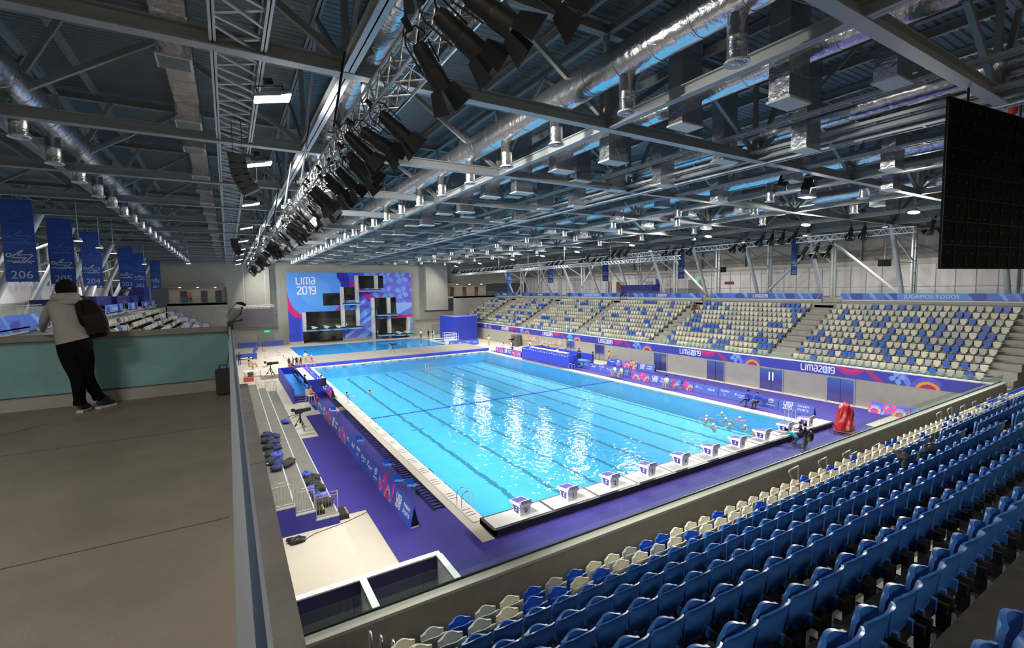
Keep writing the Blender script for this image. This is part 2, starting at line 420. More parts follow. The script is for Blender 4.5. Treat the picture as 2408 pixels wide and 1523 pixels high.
# divider between the pools
dv = thing('pool_divider', 'low grey walkway with royal blue front between the two pools', 'walkway', (12.5, 52, 0))
b = MB(); b.box(-13.6, 13.4, -4.1, 4.4, 0.001, .42); b.ob('deck', mat('grey_matting', (.21, .20, .18), .8), dv)
b = MB(); b.box(-13.6, 13.4, -4.25, -4.1, .1, .47); b.box(-13.6, 13.4, -4.35, -4.25, .1, .47); b.ob('front_board', ROYAL, dv)
for i in range(10):
    x = 1.25+2.5*i; t = thing('backstroke_ledge', 'small grey touch device on the far pool wall, %s from the left' % ordn(i+1), 'pool fitting', (x, PY1-.12, -.02), group='devices along the far pool wall')
    b = MB(); b.box(-.22, .22, -.1, .1, .02, .10); b.ob('bracket', SGREY, t)
    b = MB(); b.box(-.17, .17, -.12, .06, -.22, .02); b.ob('pad', mat('pad_dark', (.05, .05, .08)), t)
for i in range(9):
    x = 2.5+2.5*i; b = MB(); b.box(x-.12, x+.12, PY1-.05, PY1+.02, -.15, .14)
    tag(b.ob('lane_marker_block', mat('teal_block', (.1, .45, .5))), 'teal lane rope anchor on the far pool wall, %s from the left' % ordn(i+1), 'rope anchor', 'anchors along the far pool wall')
# ---------------- rope across
b = MB(); n = 120
RM = mat('rope_blue', (.01, .02, .42), .5)
for i in range(n):
    x = .2+24.6*i/(n-1); b.sphere((x, 18.75+.02*sin(i*.4), -.01), (.085, .05, .045), 6, 4)
b.tube([(.02, 18.75, .0), (24.98, 18.75, .0)], .02, 6)
tag(b.ob('lane_rope', RM), 'dark blue float rope stretched across the main pool', 'rope')
# ================================================================== walls
def wall(name, boxes, mt=CONC):
    b = MB()
    for q in boxes: b.box(*q)
    return struct(b.ob(name, mt))
LW = -28.0; RW = 54.0; ZT = 18.6
wall('wall_far', [(LW, -2.3, YF, YF+.4, 0, 5.3), (-2.3, 1.0, YF, YF+.4, 0, ZT), (23.9, 27.6, YF, YF+.4, 0, ZT), (1.0, 23.9, YF, YF+.4, 13.2, ZT), (27.6, RW, YF, YF+.4, 0, 5.0), (LW, -2.3, YF-1.2, YF+.4, 10.8, ZT), (27.6, RW, YF-.02, YF+.4, 11.0, ZT), (-9, -2.3, YF-1.2, YF+.4, 5.3, 10.8), (27.6, 32.6, YF-1.2, YF+.4, 5.3, ZT), (-9, -2.3, YF-1.2, YF+.4, 5.0, 5.3)])
wall('wall_recess', [(0, 25, YF+4.5, YF+4.8, 0, 13.6), (-.1, .2, YF+.4, YF+4.8, 0, 13.6), (24.7, 25, YF+.4, YF+4.8, 0, 13.6), (0, 25, YF+.4, YF+4.8, 13.2, 13.6), (0, 25, YF, YF+4.8, -.3, 0)], mat('shaded_recess_concrete', (.17, .165, .14), .8))  # concrete colour darkened to deepen the shade inside the recess
wall('wall_back', [(LW, RW, YB-.4, YB, 8.2, ZT)])
# left/right upper facades
def facade(side):
    X = LW if side == 'left' else RW; sg = 1 if side == 'left' else -1
    w = wall('wall_'+side, [(min(X, X-sg*.4), max(X, X-sg*.4), YB, YF, ZC, ZT)], mat('facade_grey_sheet', (.30, .29, .27), .6, noise=.05))
    b = MB(); b.box(min(X, X+sg*.12), max(X, X+sg*.12), YB, YF, ZC, 11.6); b.ob('lower_lining', FACW, w)
    b = MB(); b.box(min(X+sg*.1, X+sg*.25), max(X+sg*.1, X+sg*.25), YB, YF, 11.6, 12.2); b.ob('ledge_trim', mat('ledge_paint', (.55, .52, .47)), w)
    b = MB(); y = YB
    while y < YF:
        b.box(min(X+sg*.12, X+sg*.15), max(X+sg*.12, X+sg*.15), y, y+.06, ZC, 11.6); y += 1.55
    b.box(min(X+sg*.12, X+sg*.15), max(X+sg*.12, X+sg*.15), YB, YF, 9.2, 9.26)
    b.ob('panel_joints', mat('joint_grey', (.28, .28, .3)), w)
    b = MB()
    for k in range(14):
        y = 1.6+7.1*(k-3)
        b.bar((X+sg*.25, y, 12.2), (X+sg*.25, y, 17.5), .25, .25)
        b.bar((X+sg*.2, y, 12.6), (X+sg*.2, y+3.5, 14.4), .1, .1); b.bar((X+sg*.2, y+7.1, 12.6), (X+sg*.2, y+3.5, 14.4), .1, .1)
    for z in (13.0, 14.6): b.box(min(X+sg*.1, X+sg*.2), max(X+sg*.1, X+sg*.2), YB, YF, z, z+.1)
    b.ob('wall_framing', STEELD, w)
facade('left'); facade('right')
# right ground-floor wall below the stand
wr = wall('wall_right_lower', [(R0, R0+.3, -8.2, YF, 0, 2.2)], CONC)
wall('wall_left_lower', [(-9.0, L0, -8.2, YF, 0, 2.6)], CONC)
b = MB(); b.box(R0-.05, R0, -8, 30, 0.001, .1); struct(b.ob('baseboard_right', mat('skirting', (.6, .56, .48))))
# doors in the right wall
DM = mat('door_metal', (.42, .43, .50), .16, metal=.95)
DM.node_tree  # steel doors reflect the violet carpet and blue water
def door(y0, y1, h, i, wallx=R0):
    d = MB(); d.box(wallx-.03, wallx-.005, y0, y1, 0, h); o = struct(d.ob('door_%d' % i, DM))
    f = MB()
    for q in [(y0-.09, y0, 0, h+.09), (y1, y1+.09, 0, h+.09), (y0, y1, h, h+.09)]: f.box(wallx-.07, wallx-.004, q[0], q[1], q[2], q[3])
    f.ob('door_frame', STEEL, o)
    m_ = (y0+y1)/2; f = MB(); f.box(wallx-.05, wallx-.03, m_-.01, m_+.01, 0, h); f.ob('leaf_joint', BLACKM, o)
    f = MB(); f.bar((wallx-.08, m_-.12, 1.0), (wallx-.08, m_-.12, 1.12), .03); f.ob('door_handle', INOX, o)
    return o
for i, (a, c) in enumerate([(.28, 2.2), (5.9, 7.95), (11.7, 13.6), (18.9, 20.7), (29.2, 31.0)]):
    o = door(a, c, 2.05, i+1)
o = bpy.data.objects['door_2']
for s in (-.16, .16):
    f = MB(); f.box(R0-.045, R0-.029, 6.93+s-.05, 6.93+s+.05, 1.0, 1.75); f.ob('door_window', mat('lit_slot', (1, .95, .85), emis=.9), o)
o = door(35.4, 37.2, 2.05, 6)
# interior windows
ROOM = mat('lit_room', (.55, .45, .36), .7)
for i, (a, c) in enumerate([(38.2, 43.6), (44.6, 52.5)]):
    w_ = MB(); w_.box(R0-.02, R0-.004, a, c, .95, 1.95); o = struct(w_.ob('window_%d' % (i+1), mat('interior_view', (.5, .42, .36), .25, noise=.5, nscale=1.1)))
    f = MB()
    for q in [(a-.06, a, .9, 2.0), (c, c+.06, .9, 2.0), (a, c, .9, .95), (a, c, 1.95, 2.0), ((a+c)/2-.02, (a+c)/2+.02, .95, 1.95)]: f.box(R0-.06, R0-.003, *q)
    f.ob('window_frame', STEELL, o)
    f = MB(); f.box(R0-.035, R0-.021, a+.4, c-.4, .98, 1.12); f.ob('wooden_desk', mat('desk_orange', (.45, .18, .08)), o)
e = MB(); e.box(R0-.12, R0, 35.9, 36.7, 2.08, 2.3); tag(e.ob('exit_sign', GREEN), 'green lit exit sign above a grey door by the judges stand', 'sign')
# far wall lower storey line, cable conduits, doors
b = MB()
b.box(-8.6, -1, YF-.25, YF-.02, 3.3, 3.42); b.box(-8.6, -1, YF-.25, YF-.02, 3.0, 3.06)
b.box(25.5, 32.6, YF-.25, YF-.02, 3.3, 3.42); b.box(25.5, 32.6, YF-.25, YF-.02, 3.0, 3.06)
struct(b.ob('trim_1', STEEL))
for i, (x0, x1, h) in enumerate([(-4.4, -1.9, 2.3), (29.2, 31.0, 2.1)]):
    d = MB(); d.box(x0, x1, YF-.06, YF-.005, 0, h); o = struct(d.ob('door_%d' % (7+i), mat('grey_door', (.30, .30, .29))))
    f = MB(); f.box(x0-.08, x0, YF-.1, YF-.004, 0, h+.08); f.box(x1, x1+.08, YF-.1, YF-.004, 0, h+.08); f.box(x0, x1, YF-.1, YF-.004, h, h+.08); f.ob('door_frame', STEEL, o)
b = MB(); b.box(-3.5, -2.6, YF-.15, YF, 2.5, 2.8); tag(b.ob('exit_sign', GREEN), 'green lit exit sign over the door left of the diving wall', 'sign')
# far balconies (upper corridor at both corners)
def balcony(x0, x1, side):
    t = thing('balcony', 'upper corridor balcony in the far %s corner of the hall' % side, 'balcony', ((x0+x1)/2, YF-2.2, ZC))
    w = (x1-x0)/2
    b = MB(); b.box(-w, w, -2.0, 2.1, -.35, 0); b.box(-w, w, -2.0, -1.85, -5.5 if side == 'left' else -6, 0); b.ob('slab', CONC, t)
    b = MB(); n = max(1, int(2*w/1.6))
    for k in range(n):
        x = -w+2*w*k/n; b.box(x+.02, x+2*w/n-.02, -1.95, -1.93, .02, 1.0)
    b.ob('glass_balustrade', GLASS, t)
    b = MB(); b.box(-w, w, 2.05, 2.15, 0, 2.7); b.ob('back_wall', mat('warm_wall', (.62, .52, .40)), t)
    b = MB(); b.box(-w, w, -1.0, 2.1, 2.62, 2.75); b.ob('soffit', CONC, t)
    for q in ([-.7, -.1, .5] if side == 'right' else [-.5, .2, .7]):
        b = MB(); b.box(q*w-.45, q*w+.45, 1.98, 2.04, 0, 2.05); b.ob('corridor_door', WOOD if side == 'right' else mat('corridor_grey', (.1, .1, .12)), t)
    for q in (-.6, 0, .6):
        b = MB(); b.box(q*w-.15, q*w+.15, .2, .5, 2.58, 2.615); b.ob('downlight', LAMPS_, t)
    return t
balcony(-17.3, -9.0, 'left'); balcony(32.6, 42.6, 'right')
# ================================================================== diving wall (mural) with openings
XM0, XM1, ZM = .55, 24.35, 13.35
YM = 79.0
BL = (.04, .10, .68); LB = (.10, .33, .88); MG = (.33, .02, .28); PK = (.62, .02, .20); VI = (.16, .16, .68); SK = (.24, .50, .95); DB = (.02, .02, .38)
def mural(u, v):
    # big light-blue disc with magenta rim on the left
    r = sqrt((u-5.0)**2+(v-9.6)**2)
    if u < 9.6 and v > 4.9:
        if r < 4.9 or (v > 9.6 and u < 8.9+.0*v): return LB if r > 2.6 else (.13, .38, .9)
        if r < 6.0 and v < 10: return PK if u < 2.5 else MG
    if u < 2.0: return (.035, .06, .55)
    if 8.6 < u < 11.2 and v > 8.8:
        return DB if (u-9.9)**2/2.1+(v-11)**2/9 < 1 else BL
    if abs((u-11)*.75+(v-11.5)) < .9 and 10.6 < u < 16.5: return MG
    # flower field upper right
    if u > 14 and v > 7.2:
        g = 3.1; cx = round(u/g)*g; cy = round(v/g)*g; a = atan2(v-cy, u-cx)+.5; d = sqrt((u-cx)**2+(v-cy)**2)
        if d < .18: return (.06, .12, .6)
        if d < 1.5*abs(cos(2*a))**.7: return (.17, .36, .9)
        return VI if sin(u*1.3)+cos(v*1.7) > -.3 else (.20, .10, .55)
    if u > 20.5 and v > 4.6:
        return (.30, .50, .93) if (v-4.6) > (u-20.5)*.5 else (.12, .2, .75)
    if u > 18.5 and 4.0 < v <= 4.6: return PK
    if u > 18.0 and v <= 4.1: return SK if v > 2.8 else (.14, .36, .88)
    k = (u*.9-v*1.25) % 5.2
    if 10 < u < 18.5 and v < 8:
        return (.17, .42, .92) if k < 1.6 else (.07, .14, .68) if k < 2.4 else (.28, .48, .92) if k < 3.4 else VI
    if 4.6 < v < 5.6 and u > 8: return (.15, .33, .85)
    return BL
HOLES = [(2.9, 10.15, 0, 2.4), (3.1, 9.95, 2.7, 5.95), (6.7, 9.9, 7.0, 9.4), (10.3, 12.9, 8.0, 10.5), (12.8, 18.5, 10.2, 12.75), (10.6, 13.4, 2.4, 6.1), (15.9, 21.0, 4.2, 8.3), (16.2, 23.2, .5, 4.0)]
def hole(u, v):
    for h in HOLES:
        if h[0] < u+XM0 < h[1] and h[2] < v < h[3]: return True
    return False
dw = thing('diving_wall', 'tall printed wall behind the diving pool reading LIMA 2019, with diving platforms in its openings', 'diving wall', (0, YM, 0))
Mm = frame((XM0, -.02, 0), (1, 0, 0), (0, 0, 1))
print_panel('mural_sheet', Mm, XM1-XM0, ZM, 200, 112, mural, dw, hole)
# solid wall behind the sheet built from strips so the openings stay open
b = MB()
xs = sorted(set([XM0, XM1]+[h[0] for h in HOLES]+[h[1] for h in HOLES])); zs = sorted(set([0, ZM]+[h[2] for h in HOLES]+[h[3] for h in HOLES]))
for i in range(len(xs)-1):
    for j in range(len(zs)-1):
        if not hole((xs[i]+xs[i+1])/2-XM0, (zs[j]+zs[j+1])/2): b.box(xs[i], xs[i+1], 0, .3, zs[j], zs[j+1])
b.ob('wall_core', mat('mural_core', (.35, .35, .4)), dw)
b = MB(); w1 = logow('LIMA'); logo(b, 'LIMA', 2.2, 10.85, 1.25, .165, .04); logo(b, '2019', 2.3, 9.0, 1.35, .165, .04)
o = b.ob('lettering', PAPER, dw); setm(o, frame((XM0-.55, -.03, .35), (1, 0, 0), (0, 0, 1)))
# columns and platforms
CW_ = mat('platform_concrete', (.55, .56, .56), .6)
PLAT = mat('platform_black', (.015, .015, .018), .6)
PLB = mat('platform_side', (.16, .40, .62), .5)
def platform(x0, x1, z, y0, lab, boards=()):
    t = thing('diving_platform', lab, 'diving platform', ((x0+x1)/2, YM, z), group='platforms of the diving tower')
    w = (x1-x0)/2
    b = MB(); b.box(-w, w, -y0, .6, -.28, -.02); b.ob('slab', PLB, t)
    b = MB(); b.box(-w-.05, w+.05, -y0-.05, .6, -.02, .1); b.ob('deck', PLAT, t)
    for s in (-1, 1):
        b = MB(); X = s*(w-.05)
        b.tube([(X, -.9, .1), (X, -.9, 1.15), (X, .5, 1.15)], .035, 6); b.tube([(X, -.9, .6), (X, .5, .6)], .03, 6)
        b.ob('handrail', INOX, t)
    for xb in boards:
        q = MB(); q.box(xb-.27, xb+.27, -y0-1.6, .2, .42, .47); o = q.ob('springboard', mat('board_mint', (.45, .75, .68)), t)
        q = MB(); q.box(xb-.2, xb+.2, -y0+.3, -y0+.9, .1, .42); q.box(xb-.25, xb+.25, -y0+1.6, -y0+2.1, .1, .42); q.ob('board_stand', WHITE, t)
    return t
platform(13.4, 17.2, 9.85, 3.2, 'highest black diving platform at the top of the diving wall')
platform(10.2, 13.0, 7.35, 3.0, 'black diving platform left of and below the highest one')
platform(16.6, 20.4, 4.95, 3.0, 'black diving platform in the right part of the diving wall, mid height')
platform(10.7, 13.2, 2.75, 3.0, 'small black diving platform right of the three mint springboards')
platform(3.4, 10.2, 2.75, 3.2, 'long black platform carrying three mint springboards', (-2.2, 0, 2.2))
platform(16.7, 19.9, .9, 2.4, 'low black diving platform near the water on the right')
platform(20.0, 23.6, .75, 2.4, 'low black platform with two mint springboards at the far right', (-.9, .9))
for i, (x, z0, z1) in enumerate([(3.2, 2.3, 5.9), (10.2, 2.3, 10.6), (13.05, 2.3, 12.8), (16.05, 0, 8.3), (19.3, 0, 8.3), (23.3, 0, 4.1), (16.9, 10.0, 12.8)]):
    t = thing('tower_column', 'grey concrete column of the diving wall, %s from the left' % ordn([0, 1, 2, 3, 5, 6, 4][i]+1), 'column', (x, YM-.35, z0), group='columns of the diving wall')
    b = MB(); b.box(-.3, .3, -.45, .5, 0, z1-z0); b.ob('shaft', CW_, t)
    b = MB()
    for k in range(6): b.box(-.32, -.1, -.5, -.45, .4+.32*k, .44+.32*k)
    b.ob('ladder_rungs', INOX, t)
st = thing('steel_stair', 'dark stair behind the opening below the springboards', 'stair', (4.2, YM+2.2, 0))
b = MB(); b.bar((0, 0, 0), (3, 0, 2.4), .1, .25)
for k in range(9): b.box(.1+.33*k, .4+.33*k, -.4, .4, .2+.27*k, .24+.27*k)
b.ob('flight', BLACKM, st)
b = MB(); b.box(XM0, 3.0, -.06, 0, 0, .45); b.box(10.1, 16, -.06, 0, 0, .45); b.ob('plinth', CONC, dw)
# ================================================================== ceiling
ZCH = 15.0; ZTOP = 17.4
TY = [1.6+7.1*k for k in range(-2, 11)]
NX = [-22.4+8.1*k for k in range(10)]
DECKM = mat('roof_deck', (.16, .19, .20), .5, metal=.2)
nt = DECKM.node_tree; tc = nt.nodes.new('ShaderNodeTexCoord'); sx = nt.nodes.new('ShaderNodeSeparateXYZ'); mm = nt.nodes.new('ShaderNodeMath'); mm.operation = 'MULTIPLY'; mm.inputs[1].default_value = 2*pi/.26
sn = nt.nodes.new('ShaderNodeMath'); sn.operation = 'SINE'; bu = nt.nodes.new('ShaderNodeBump'); bu.inputs['Distance'].default_value = .05; bu.inputs['Strength'].default_value = 1
nt.links.new(tc.outputs['Object'], sx.inputs[0]); nt.links.new(sx.outputs['Y'], mm.inputs[0]); nt.links.new(mm.outputs[0], sn.inputs[0]); nt.links.new(sn.outputs[0], bu.inputs['Height'])
nt.links.new(bu.outputs[0], nt.nodes['Principled BSDF'].inputs['Normal'])
b = MB(); b.box(LW-.4, RW+.4, YB-.4, YF+.4, 18.3, 18.6); struct(b.ob('ceiling', DECKM))
cl = bpy.data.objects['ceiling']
for k in range(29):
    x = -27+2.78*k; b = MB(); b.ibeam((x, YB, 18.12), (x, YF, 18.12), .14, .32, .02); b.ob('purlin', STEELD, cl)
def roof_truss(y, i):
    t = thing('roof_truss', 'grey steel truss spanning the hall, %s from the near end' % ordn(i+1), 'roof truss', (13, y, ZCH), group='roof trusses')
    ibm = MB(); ibm.ibeam((LW-13, 0, 0), (RW-13, 0, 0), .30, .34, .035); ibm.ob('bottom_chord', STEEL, t)
    ibm = MB(); ibm.ibeam((LW-13, 0, 2.9), (RW-13, 0, 2.9), .26, .30, .03); ibm.ob('top_chord', STEELD, t)
    for x in NX[:-1]:
        q = x-13
        for (a, c) in (((q+.05, 0, .15), (q+4.05, 0, 2.8)), ((q+8.05, 0, .15), (q+4.05, 0, 2.8)), ((q+.3, 0, .15), (q+1.7, 0, 2.8)), ((q, 0, .15), (q, 0, 2.8))):
            m_ = MB(); m_.bar(a, c, .14, .16); m_.ob('brace', STEELD, t)
    g = MB()
    for x in NX[:-1]:
        g.box(x-13-.35, x-13+.35, -.02, .02, .12, .55); g.box(x+4.05-13-.35, x+4.05-13+.35, -.02, .02, 2.3, 2.8)
    return t
t0 = roof_truss(TY[0], 0)
for i, y in enumerate(TY[1:]):
    dup(t0, (13, y, ZCH), None, 'grey steel truss spanning the hall, %s from the near end' % ordn(i+2))
def long_beam(x, i):
    t = thing('roof_beam', 'long grey steel girder running along the hall, %s from the left' % ordn(i+1), 'roof beam', (x, 30, ZCH), group='lengthwise roof girders')
    q = MB(); q.ibeam((0, -50, 0), (0, 49.9, 0), .26, .30, .03); q.ob('bottom_chord', STEELL if i == 2 else STEEL, t)
    q = MB(); q.ibeam((0, -50, 2.9), (0, 49.9, 2.9), .2, .24, .03); q.ob('top_chord', STEELD, t)
    for y in TY[:-1]:
        for (a, c) in (((0, y-30+.2, .12), (0, y-30+3.55, 2.8)), ((0, y-30+6.9, .12), (0, y-30+3.55, 2.8))):
            m_ = MB(); m_.bar(a, c, .1, .12); m_.ob('brace', STEELD, t)
    return t
LBX = [-22.4, -14.3, -6.2, 1.95, 10.0, 18.1, 26.2, 34.3, 42.4]
l0 = long_beam(LBX[0], 0)
for i, x in enumerate(LBX[1:]):
    if i+1 == 2: long_beam(x, 2); continue
    dup(l0, (x, 30, ZCH), None, 'long grey steel girder running along the hall, %s from the left' % ordn(i+2))
# flat lattice girder (walkway bracing) beside the left lamps
lt = thing('lattice_girder', 'flat pale lattice girder of crossed steel bars running beside the left row of lamps', 'roof beam', (-8.4, 30, ZCH))
b = MB(); b.ibeam((-.46, -50, 0), (-.46, 49.9, 0), .12, .2, .02); b.ob('side_rail', STEELL, lt)
b = MB(); b.ibeam((.46, -50, 0), (.46, 49.9, 0), .12, .2, .02); b.ob('side_rail', STEELL, lt)
b = MB(); y = -49.5
while y < 49:
    b.bar((-.44, y, .02), (.44, y+.55, .02), .075, .05); b.bar((.44, y+.55, .02), (-.44, y+1.1, .02), .075, .05)
    b.bar((-.44, y+.25, -.05), (.44, y+1.15, -.05), .06, .04); y += 1.18
b.ob('lattice_bracing', STEELL, lt)
# foil ducts
def duct(x, i, r, y0=-16, y1=78, zz=15.85):
    t = thing('foil_duct', 'round silver foil air duct running along the hall, %s from the left' % ordn(i+1), 'air duct', (x, 30, zz), group='round foil ducts')
    q = MB(); pts = []; R = []; y = y0
    random.seed(i)
    while y < y1:
        pts.append((0, y-30, 0)); R.append(r)
        y += 1.2
    q.tube(pts, R, 22); y = y0
    while y < y1: q.tube([(0, y-30, 0), (0, y-29.94, 0)], r*1.03, 22); y += 1.2
    q.ob('duct_sleeve', FOIL, t)
    return t
dd = []
for i, (px, py, r) in enumerate([(110, 280, .52), (860, 130, .40), (1560, 90, .46), (1790, 160, .36), (1848, 303, .36), (1700, 440, .40), (1955, 422, .40), (1864, 476, .40)]):
    x = bp(px, py, z=15.85).x; dd.append(x); duct(x, i, r)
# round drops with swirl diffusers
def drop(x, y, i, col, r=.21, h=1.2, ztop=None):
    t = thing('swirl_diffuser', '', 'air outlet', (x, y, 14.45))
    q = MB(); q.tube([(0, 0, .04), (0, 0, .5), (0, 0, .52), (0, 0, .56), (0, 0, .58), (0, 0, h)], [r, r, r*1.04, r*1.04, r, r], 18); q.ob('sleeve', FOIL, t)
    q = MB(); q.tube([(0, 0, 0), (0, 0, .05)], [r*1.28, r*1.2], 22, cap=False); q.tube([(0, 0, 0), (0, 0, .03)], [r*1.28, r*.95], 22, cap=False); q.ob('ring', WHITE, t)
    q = MB()
    for k in range(14):
        a = 2*pi*k/14; c, s_ = cos(a), sin(a)
        q.add([(c*r*.2, s_*r*.2, .03), (c*r*.95, s_*r*.95, .03), (cos(a+.22)*r*.95, sin(a+.22)*r*.95, .09), (cos(a+.3)*r*.2, sin(a+.3)*r*.2, .06)], [(0, 1, 2, 3)])
    q.cyl(0, 0, .0, .06, r*.26, 14); q.ob('vanes', WHITE, t)
    q = MB(); q.cyl(0, 0, .1, .12, r*.97, 14); q.ob('throat', BLACK, t)
    return t
d0 = drop(0, 0, 0, 0)
d0kids = list(d0.children); first = True
cols = [('leftmost duct', dd[0], -.45, 3.3, 2.3, 22), ('duct beside the lighting truss', dd[1], 0, 3.4, -8.2, 25), ('duct right of the lighting truss', dd[2], 0, 3.2, -10.9, 26), ('sixth duct from the left', dd[5], 0, 6.4, -1.5, 12), ('second duct from the right', dd[6], 0, 6.4, -4.5, 12), ('rightmost duct', dd[7], 0, 6.4, -1.5, 12)]
for ci, (nm, x, ox, sp, y0, n) in enumerate(cols):
    for k in range(n):
        y = y0+sp*k
        if y > 77: break
        lab = 'round silver air outlet under the %s, %s from near end' % (nm, ordn(k+1))
        if first: d0.location = (x, y, 14.45); d0['label'] = lab; d0['group'] = 'round air outlets under the ducts'; first = False
        else: dup(d0, (x, y, 14.45), 0, lab, 'round air outlets under the ducts', d0kids)
# rectangular foil shafts
def shaft():
    t = thing('foil_shaft', '', 'air duct', (0, 0, 14.4))
    q = MB(); w, d = .46, .26
    z = .03
    while z < 3.0:
        q.box(-w, w, -d, d, z, z+.5); q.box(-w-.012, w+.012, -d-.012, d+.012, z+.5, z+.53); z += .53
    q.ob('shaft_sleeve', FOIL, t)
    q = MB(); q.box(-w-.04, w+.04, -d-.04, d+.04, -.02, .03); q.ob('grille', FOILW, t)
    return t
s0 = shaft(); s0k = list(s0.children); first = True
for ci, (nm, x, z, y0, sp, n) in enumerate([('first', 3.7, 14.4, -10.3, 3.2, 27), ('second', 6.4, 15.0, -11.5, 6.4, 13), ('third', 9.0, 14.5, -8.0, 3.2, 26), ('fourth', 16.0, 14.6, -8.0, 4.2, 20), ('fifth', 21.3, 14.6, -6.0, 4.2, 19), ('sixth', 27.5, 14.7, -3.0, 6.4, 12)]):
    for k in range(n):
        y = y0+sp*k
        if y > 77: break
        lab = 'square silver air shaft, %s column from the left, %s from the near end' % (nm, ordn(k+1))
        if first: s0.location = (x, y, z); s0.scale = (1, 1, (18.12-z)/3.21); s0['label'] = lab; s0['group'] = 'hanging rectangular air shafts'; first = False
        else: sh_ = dup(s0, (x, y, z+((k % 2)*.35)), 0, lab, 'hanging rectangular air shafts', s0k); sh_.scale = (1, 1, (18.12-z-((k % 2)*.35))/3.21)
# left grille duct
gd = thing('square_duct', 'square silver duct with white grilles hanging left of the lattice girder', 'air duct', (-9.6, 30, 15.5))
q = MB(); y = -46
while y < 46: q.box(-.3, .3, y, y+1.15, -.05, .5); q.box(-.32, .32, y+1.15, y+1.2, -.07, .52); y += 1.2
q.ob('duct_sleeve', FOIL, gd)
for y in [-8.2, -4.3, .2, 3.1, 7.8, 11.2, 15, 19, 23, 27, 32, 37, 42, 48, 54, 60, 66]:
    q = MB(); q.box(-.30, .30, y-30-.32, y-30+.32, -.62, -.05); g1 = q.ob('outlet_box', FOIL, gd)
    q = MB(); q.box(-.33, .33, y-30-.35, y-30+.35, -.66, -.62, 0)
    for k in range(14): q.box(-.29, .29, y-30-.30+.045*k, y-30-.285+.045*k, -.675, -.66, 1)
    g2 = q.ob('grille', [FOILW, STEELD], g1)
# more big ducts above the far left
# cable trays
for i, (x, z) in enumerate([(7.9, 15.3), (9.6, 15.0), (10.8, 14.8), (13.6, 14.9)]):
    t = thing('cable_tray', 'long steel cable tray under the roof, %s from the left' % ordn(i+1), 'cable tray', (x, 30, z), group='cable trays')
    q = MB(); q.box(-.16, -.13, -48, 49, 0, .1); q.box(.13, .16, -48, 49, 0, .1); q.ob('side_rail', STEELL, t)
    q = MB(); y = -48
    while y < 49: q.box(-.13, .13, y, y+.06, 0, .02); y += .9
    q.ob('rungs', STEEL, t)
# hall lamps
def flood(x, y, sgn, lab, grp, big=True):
    t = thing('floodlight', lab, 'lamp', (x, y, 14.55), 0, grp)
    q = MB()
    if big:
        q.box(-.42, .42, -.24, .24, 0, .09); q.ob('housing', STEEL, t)
        q = MB(); q.box(-.40, .40, -.22, .22, -.02, 0)
        q.ob('lens', LAMPM, t)
        q = MB(); q.tube([(-.3, 0, .08), (-.3, 0, .3), (.3, 0, .3), (.3, 0, .08)], .02, 6); q.box(-.1, .1, -.1, .1, .3, .45); q.ob('bracket', BLACKM, t)
    else:
        q.tube([(0, 0, .02), (0, 0, .12), (0, 0, .3)], [.34, .3, .12], 18); q.ob('housing', STEEL, t)
        q = MB(); q.tube([(0, 0, 0), (0, 0, .02)], [.32, .33], 20); q.ob('lens', LAMPM, t)
        q = MB(); q.tube([(0, 0, .3), (.3, 0, 3.6)], .03, 6); q.ob('hanging_rod', STEEL, t)
    t.rotation_euler = (0, radians(-12*sgn), 0)
    return t
for i, (x, y) in enumerate(LAMP_L): flood(x, y, 1, 'bright floodlight in the left row beside the lattice girder, %s from the near end' % ordn(i+1), 'left row of floodlights')
for i, (x, y) in enumerate(LAMP_R): flood(x, y, -1, 'bright round lamp in the right row above the stand, %s from the near end' % ordn(i+1), 'right row of lamps', False)
def small_lamp(x, y, z, lab):
    t = thing('downlight', lab, 'lamp', (x, y, z), 0, 'small lamps above the upper corridors')
    q = MB(); q.tube([(0, 0, .01), (0, 0, .2)], [.2, .12], 14); q.ob('housing', STEEL, t)
    q = MB(); q.cyl(0, 0, 0, .012, .19, 14); q.ob('lens', LAMPS_, t)
    q = MB(); q.tube([(0, 0, .2), (0, 0, 18.2-z)], .02, 5); q.ob('hanging_rod', STEEL, t)
for i, (px, py) in enumerate([(2081, 534), (1893, 554), (1749, 570), (1632, 564), (1627, 580), (1529, 590), (1316, 612), (1217, 622), (1263, 601)]):
    p = bp(px, py, z=14.3); small_lamp(p.x, p.y, 14.3, 'small round lamp above the right upper corridor, %s from the near end' % ordn(i+1))
for i, (px, py) in enumerate([(184, 567), (234, 583), (267, 596), (339, 621), (443, 620)]):
    p = bp(px, py, z=12.9); small_lamp(p.x, p.y, 12.9, 'small lamp above the left upper corridor, %s from the near end' % ordn(i+1))
# ------------------------------------------------------------------ box-truss helper
def box_truss(t, p, q, w, n, mt=INOX, r=.024):
    p = Vector(p); q = Vector(q); d = (q-p); u = Vector((0, 0, 1)); a = d.normalized().cross(u).normalized()
    cs = [p+a*i*w/2+u*j*w/2 for i, j in ((-1, -1), (1, -1), (1, 1), (-1, 1))]
    for c in cs:
        m_ = MB(); m_.tube([c, c+d], r, 6); m_.ob('chord', mt, t)
    for f in range(4):
        m_ = MB(); c0, c1 = cs[f], cs[(f+1) % 4]
        for k in range(n):
            s0_, s1_ = c0+d*(k/n), c1+d*((k+.5)/n); m_.tube([s0_, s1_], r*.55, 4, cap=False); m_.tube([s1_, c0+d*((k+1)/n)], r*.55, 4, cap=False)
        m_.ob('lacing', mt, t)
TX, TZ = -6.87, 12.5
tt = thing('lighting_truss', 'long silver box truss hung with black spotlights over the left pool edge', 'lighting truss', (TX, 12, TZ))
box_truss(tt, (0, -27, 0), (0, 28, -.2), .34, 110)
